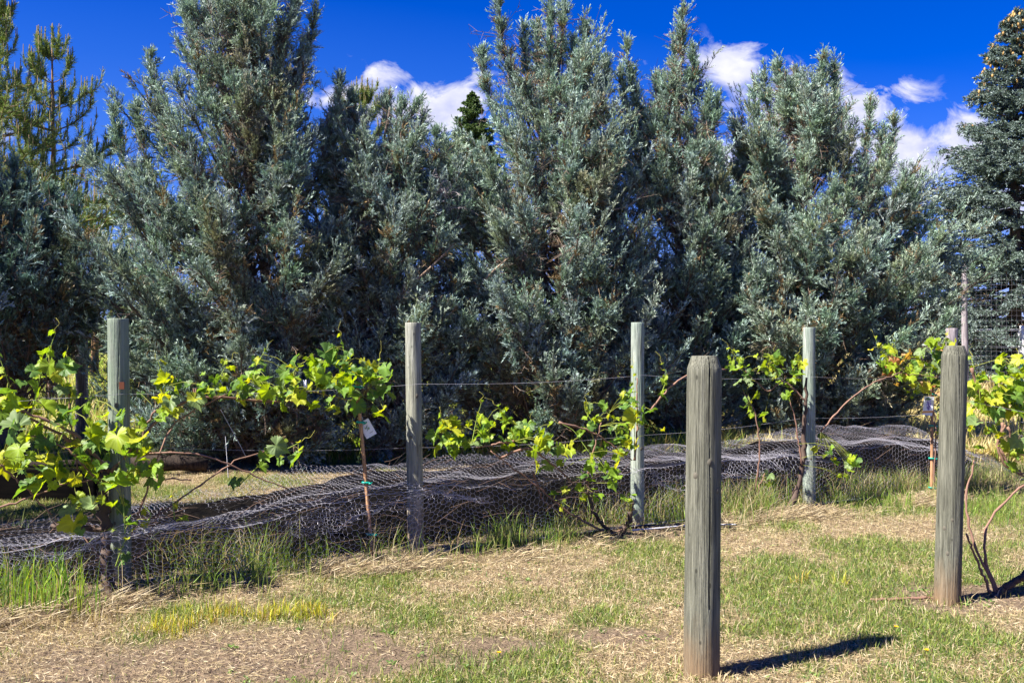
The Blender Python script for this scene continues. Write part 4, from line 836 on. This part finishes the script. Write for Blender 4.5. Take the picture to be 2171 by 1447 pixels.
juniper('unseen juniper added to shade the left end of the vine row', -420, 7.6,
        [(-110, -440, -400), (60, -520, -320), (300, -640, -200), (600, -690, -150), (850, -660, -170), (1040, -540, -300)],
        [], 95, 108, trunks=2)  # out-of-view tree added to cast shade on the ground behind the net
juniper('shadowy juniper outside the left edge of the garden', -480, 11.6,
        [(-300, -500, -440), (-100, -640, -320), (200, -760, -240), (500, -800, -190), (800, -760, -200), (980, -600, -350)],
        [], 120, 107, trunks=2)
# silvery dead branch tangle in the centre juniper
def dead(label, px, py, d, rx, ry, n, seed, c0):
    rg = np.random.default_rng(seed); a = Acc(); P = at(px, py, d); main = smoothpath([at(px - rx * .3, py - ry * 1.2, d), P, at(px + rx * .2, py + ry, d)], 20); a.tube(main, np.linspace(.006, .012, 20), 6, c0)
    for k in range(n):
        o = main[rg.integers(0, 20)]; dd = unit(rg.normal(size=3) * [1, .5, 1]); L = rg.uniform(.1, .3) * rx / 60; Q = smoothpath([o, o + dd * L * .6 + rg.normal(0, .03, 3), o + dd * L + [0, 0, -.1 * L] + rg.normal(0, .05, 3)], 9)
        a.tube(Q, np.linspace(.005, .002, 9), 4, np.array(c0) * rg.uniform(.7, 1.2), cap=False)
        m = 8; i = rg.integers(2, 9, m); a.segs(Q[i], Q[i] + unit(rg.normal(size=(m, 3))) * rg.uniform(.03, .1, (m, 1)), .0025, .001, 3, c0)
    tag(a.build('dead_branch', M['bark']), label, 'dead branch', 'bare dead branches in front of the junipers')
dead('silvery tangled dead branch hanging in the centre juniper', 1235, 540, 12.4, 70, 70, 60, 5, (.36, .32, .34))
dead('greyish dead branch sticking out between the two middle junipers', 945, 420, 12.3, 60, 25, 26, 6, (.32, .28, .28))
for (P, lab) in (([(870, 605, 12.0), (920, 560, 12.0), (965, 515, 12.1)], 'long tan bare branch slanting up between the two middle junipers'), ([(1260, 450, 12.6), (1330, 440, 12.6), (1365, 410, 12.6)], 'thin tan bare branch in the upper right of the centre juniper'),
                 ([(1010, 610, 12.3), (1050, 570, 12.2), (1080, 545, 12.2)], 'short tan bare branch low in the centre juniper')):
    a = Acc(); Q = smoothpath(PP(*P), 16); a.tube(Q, np.linspace(.016, .006, 16), 7, (.30, .22, .16)); rg = np.random.default_rng(len(lab))
    i = rg.integers(3, 16, 16); a.segs(Q[i], Q[i] + unit(rg.normal(size=(16, 3))) * rg.uniform(.06, .22, (16, 1)), .004, .0015, 4, (.28, .2, .15))
    tag(a.build('dead_branch', M['bark'], smooth=True), lab, 'dead branch', 'bare dead branches in front of the junipers')

# ------------------------------------------------------------------ pines and spruces behind
def brush(F, a, b, n, L, W, rg, pal, spread=.8, fwd=1.0):
    t = rg.random(n)[:, None]; p = a * (1 - t) + b * t; ax = unit(b - a); d = unit(ax * fwd + rg.normal(size=(n, 3)) * spread * .7)
    c = pal[rg.integers(0, len(pal), n)] * rg.uniform(.75, 1.2, (n, 1)); F.kites(p, d, L * rg.uniform(.7, 1.15, n), W, rg, c, .5)
PN = np.array([[.13, .20, .05], [.21, .28, .06], [.09, .15, .05], [.28, .32, .08]])
def pine(label, cpx, d, top_px, seed, rmax=1.9, cut=None, leader_lean=.0):
    rg = np.random.default_rng(seed); b = np.array([(cpx - CX) / FP * d, d, float(gz(0, d))]); zt = CH - (top_px - HY) / FP * d
    e = empty('pine_tree', b, label, 'tree'); T = Acc(); F = Acc(); H = zt - b[2]
    P = smoothpath([b, b + [.05, 0, H * .5], b + [leader_lean, 0, H]], 20); T.tube(P, np.linspace(.11, .012, 20), 8, (.24, .14, .08))
    z = H * .15
    while z < H - .15:
        f = 1 - z / H; R_ = rmax * min(1, f * 1.9) * rg.uniform(.8, 1.1) + .1
        for k in range(rg.integers(4, 7)):
            ph = rg.uniform(0, 6.283); o = np.array([np.interp(z + b[2], P[:, 2], P[:, q]) for q in range(3)]); dr = np.array([math.cos(ph), math.sin(ph), 0]); r = R_ * rg.uniform(.6, 1.05)
            P1 = o + dr * r * .6 + [0, 0, r * .10]; P2 = o + dr * r + [0, 0, r * .10 + .38 + .25 * f]
            B = bez(o, P1, P2, np.linspace(0, 1, 10)); T.tube(B, np.linspace(.022 * min(1, r), .006, 10), 5, (.20, .13, .08), cap=False)
            for i in range(3, 9): brush(F, B[i], B[i + 1], 46, .13, .009, rg, PN)
            brush(F, B[9], B[9] + [0, 0, .18], 30, .09, .008, rg, PN, .4); F.segs([B[9]], [B[9] + [0, 0, .26]], .011, .007, 5, (.36, .26, .13))
            for q in range(int(5 * min(1, r) + 2)):
                i = rg.integers(3, 9); sd2 = unit(np.cross(dr, [0, 0, 1]) * rg.choice([-1, 1]) + dr * .6 + [0, 0, rg.uniform(.2, .9)]); l = rg.uniform(.25, .5) * min(1, r + .2); m = B[i] + sd2 * l; n_ = m + unit(sd2 * .35 + [0, 0, 1]) * l * .7
                T.segs([B[i], m], [m, n_], .009, .005, 4, (.2, .13, .08)); brush(F, B[i], m, 60, .13, .009, rg, PN); brush(F, m, n_, 60, .12, .009, rg, PN, .5)
                F.segs([n_], [n_ + [0, 0, rg.uniform(.1, .24)]], .010, .006, 5, (.34, .26, .12))
        z += rg.uniform(.34, .5)
    F.segs([P[-1] - [0, 0, .1]], [P[-1] + [0, 0, .4]], .018, .008, 5, (.40, .30, .14)); brush(F, P[-3], P[-1] + [0, 0, .1], 90, .1, .008, rg, PN, .5)
    T.build('trunk', M['bark'], e, smooth=True); F.build('crown', M['needle'], e); return e
pine('green long needled pine with upright candles at upper left, behind the dark juniper', 110, 19, 95, 31, 1.9)
pine('tall pine at the far left edge with tan candles against the sky', -25, 18, -30, 32, 1.5)
pine('slim pine leader with candle tips showing above the middle left juniper', 768, 24, 195, 33, 1.4)
pine('bushy green pine low behind the left junipers', 200, 24, 400, 34, 2.3)
SN = np.array([[.11, .15, .135], [.15, .195, .18], [.08, .115, .10], [.19, .245, .235]]); SG = np.array([[.08, .14, .04], [.12, .17, .05], [.06, .10, .04]])
def spruce(label, cpx, d, top_px, slope, rmax, seed, pal, cones=True, zcut=.05, w=.026, n0=9):
    rg = np.random.default_rng(seed); b = np.array([(cpx - CX) / FP * d, d, float(gz(0, d))]); zt = CH - (top_px - HY) / FP * d; H = zt - b[2]
    e = empty('spruce_tree', b, label, 'tree'); T = Acc(); F = Acc(); CN = []; T.tube([b, b + [0, 0, H * .5], b + [0, 0, H]], [.16, .1, .012], 9, (.12, .09, .075)); z = H * zcut
    while z < H - .08:
        up = 1 - z / H; r0 = min(rmax, .1 + slope * (H - z)); tl = .35 * (z / H) - .16
        for k in range(rg.integers(n0 - 2, n0 + 1)):
            ph = rg.uniform(0, 6.283); r = r0 * rg.uniform(.72, 1.12); dr = np.array([math.cos(ph), math.sin(ph), 0]); o = b + [0, 0, z + rg.uniform(-.08, .08)]
            P2 = o + dr * r + [0, 0, r * tl + .06]; P1 = o + dr * r * .55 + [0, 0, r * (tl - .16)]; B = bez(o, P1, P2, np.linspace(0, 1, 11)); T.tube(B, np.linspace(.02, .005, 11), 4, (.13, .09, .07), cap=False)
            sv = np.cross(dr, [0, 0, 1]); ns = int(7 + r * 15)
            brush(F, B[1], B[10], int(26 + 60 * r), .085, w, rg, pal, .7)
            for q in range(ns):
                f = rg.uniform(.18, 1.0); i = min(9, int(f * 10)); l = (.12 + .32 * (1 - abs(f - .55))) * min(1, r * .8 + .15) * rg.uniform(.6, 1.1); sd2 = unit(sv * rg.choice([-1, 1]) * 1.0 + dr * .9 + [0, 0, rg.uniform(-.35, .05)])
                a_ = B[i]; m = a_ + sd2 * l; brush(F, a_, m, int(12 + 52 * l), .075, w, rg, pal, .75)
                if rg.random() < .6: m2 = a_ + sd2 * l * .6; brush(F, m2, m2 + unit(sd2 + rg.normal(0, .6, 3) + [0, 0, -.4]) * l * .5, int(6 + 20 * l), .07, w, rg, pal, .75)
            if cones and z > H * .52:
                for q in range(rg.integers(2, 7)):
                    if rg.random() > (z / H - .62) * 3.0 * (.3 + 1.4 * float(vnoise(ph * 1.3, z * 1.5, 1, 7))): continue
                    i = rg.integers(5, 11); p = B[i] + rg.normal(0, .05, 3); l = rg.uniform(.07, .12); CN.append((p, l, rg.uniform(.8, 1.2)))
        z += rg.uniform(.15, .21)
    brush(F, b + [0, 0, H - .3], b + [0, 0, H], 60, .08, w, rg, pal, .5)
    T.build('trunk', M['bark'], e, smooth=True); F.build('crown', M['needle'], e)
    CN.sort(key=lambda c: c[0][1] + (0 if abs(c[0][0] / c[0][1]) < .52 else 9)); rest = Acc()
    for i, (p, l, g_) in enumerate(CN):
        A_ = Acc() if i < 100 else rest; l *= 1.0; A_.tube([p, p - [0, 0, l * .3], p - [0, 0, l * .75], p - [0, 0, l]], [.01, .028, .024, .005], 6, np.array([.36, .22, .075]) * g_)
        if i < 100: A_.build('cone', M['paint'], e, smooth=True)
    if rest.n: rest.build('cones', M['paint'], e, smooth=True)['kind'] = 'stuff'
    return e
spruce('tall blue spruce hung with tan cones at the right edge', 2152, 23, 20, .40, 3.0, 41, SN)
spruce('small dark green spruce tip showing between the two middle junipers', 1000, 38, 198, .40, 2.6, 42, SG, False, .45, .05)
spruce('blue spruce seen low behind the gate at the right', 2330, 27, 120, .42, 3.2, 43, SN, False, .03, .035)

# distant tree belt
rg = np.random.default_rng(9)
F = Acc(); n = 60000; x = rg.uniform(-80, 80, n); y = rg.uniform(85, 95, n); top = 1.2 + 2.6 * fbm(x, x * 0, .09, 4, 4); z = .6 + rg.random(n) ** .8 * top
d = unit(rg.normal(size=(n, 3)) + [0, 0, .6]); F.kites(np.stack([x, y, z], -1), d, rg.uniform(.4, .9, n), rg.uniform(.25, .5, n), rg, pick(np.array([[.05, .08, .03], [.07, .10, .035], [.04, .06, .03]]), n))
tag(F.build('distant_trees', M['needle']), 'low dark belt of far trees on the horizon', 'trees', kind='stuff')

# ------------------------------------------------------------------ gate, fences
d = 22.0; zb = float(gz(0, d)); e = empty('tube_gate', at(2050, 0, d) * [1, 1, 0] + [0, 0, zb], 'silver tubular farm gate standing in the field at right', 'gate')
xL, xR = at(1925, 0, d)[0], at(2160, 0, d)[0]
for py in (699, 718, 736, 755, 774): z = CH - (py - HY) / FP * d; a = Acc(); a.tube([(xL, d, z), (xR, d, z)], .022, 10); a.build('rail', M['galv'], e, smooth=True, col=False)
for x in (xL, (xL + xR) / 2 - .9, xR): a = Acc(); a.tube([(x, d + (.0 if x != xL else 0), CH - (699 - HY) / FP * d - .02), (x, d, zb + .1)], .02, 8); a.build('upright', M['galv'], e, smooth=True, col=False)
def plainpost(nm, px, d, top, r, m, label, cat='post'):
    x = at(px, 0, d)[0]; a = Acc(); zb = float(gz(0, d)); zt = CH - (top - HY) / FP * d; n = 26; zz = np.linspace(zb - .1, zt, n)
    pts = np.stack([x + .012 * np.sin(zz * 2.2), np.full(n, d), zz], -1); pts[-1, 2] += 0; a.tube(pts, r * (1 + .05 * np.sin(zz * 5)), 16)
    e = empty(nm, (x, d, zb), label, cat); a.build('shaft', m, e, smooth=True, col=False); a = Acc(); a.tube([(x, d, zt - .06), (x, d, zt + .004)], [r * 1.0, r * .9], 16); a.build('cap', m, e, col=False); return e
plainpost('gate_post', 2046, 19.5, 560, .058, M['post_old'], 'tall weathered pole left of the silver gate')
plainpost('gate_post', 2168, 21.8, 690, .05, M['galv'], 'pale metal hinge post at the right end of the silver gate')
plainpost('fence_post', 172, 13.9, 690, .085, M['post_old'], 'old grey wooden fence post behind the leftmost vine')
def meshfence(nm, x0, x1, d, z0, z1, dx, dz, r, label):
    a = Acc(); xs = np.arange(x0, x1, dx); zs = np.arange(z0, z1, dz)
    a.segs(np.stack([xs, xs * 0 + d, xs * 0 + z0], -1), np.stack([xs, xs * 0 + d, xs * 0 + z1], -1), r, r, 3)
    a.segs(np.stack([zs * 0 + x0, zs * 0 + d, zs], -1), np.stack([zs * 0 + x1, zs * 0 + d, zs], -1), r, r, 3)
    tag(a.build(nm, M['wire'], col=False), label, 'wire fence')
meshfence('wire_fence', at(2050, 0, 19.5)[0], at(2260, 0, 19.5)[0], 19.55, .45, 2.85, .10, .10, .0008, 'fine square mesh deer fence right of the tall weathered pole')
meshfence('wire_fence', -9.5, -5.2, 13.95, .1, 2.95, .3, .16, .002, 'open wire field fence behind the dark juniper at left')
meshfence('wire_fence', at(2060, 0, 13.2)[0], at(2400, 0, 13.2)[0], 13.2, .1, 1.2, .3, .18, .002, 'low thin wire fence crossing the grass behind the right vine')
a = Acc(); th = np.linspace(0, math.pi, 12); c = at(2122, 868, 13.1); P = [c + [-.06, 0, .42], c + [-.065, 0, .2]] + [c + [-.065 * math.cos(t_), 0, -.065 * math.sin(t_)] for t_ in th] + [c + [.065, 0, .2], c + [.05, 0, .32]]
a.tube(P, .018, 8); tag(a.build('garden_hose', M['greenhose'], smooth=True, col=False), 'dark green hose loop hanging on the wire fence behind the right vine', 'hose')
a = Acc(); xg = at(2166, 0, 15)[0]; a.tube([(xg, 15, .05), (xg, 15, 1.32)], .02, 6); tag(a.build('steel_post', M['greenhose'], col=False), 'thin dark green steel post at the right edge behind the vine leaves', 'post')
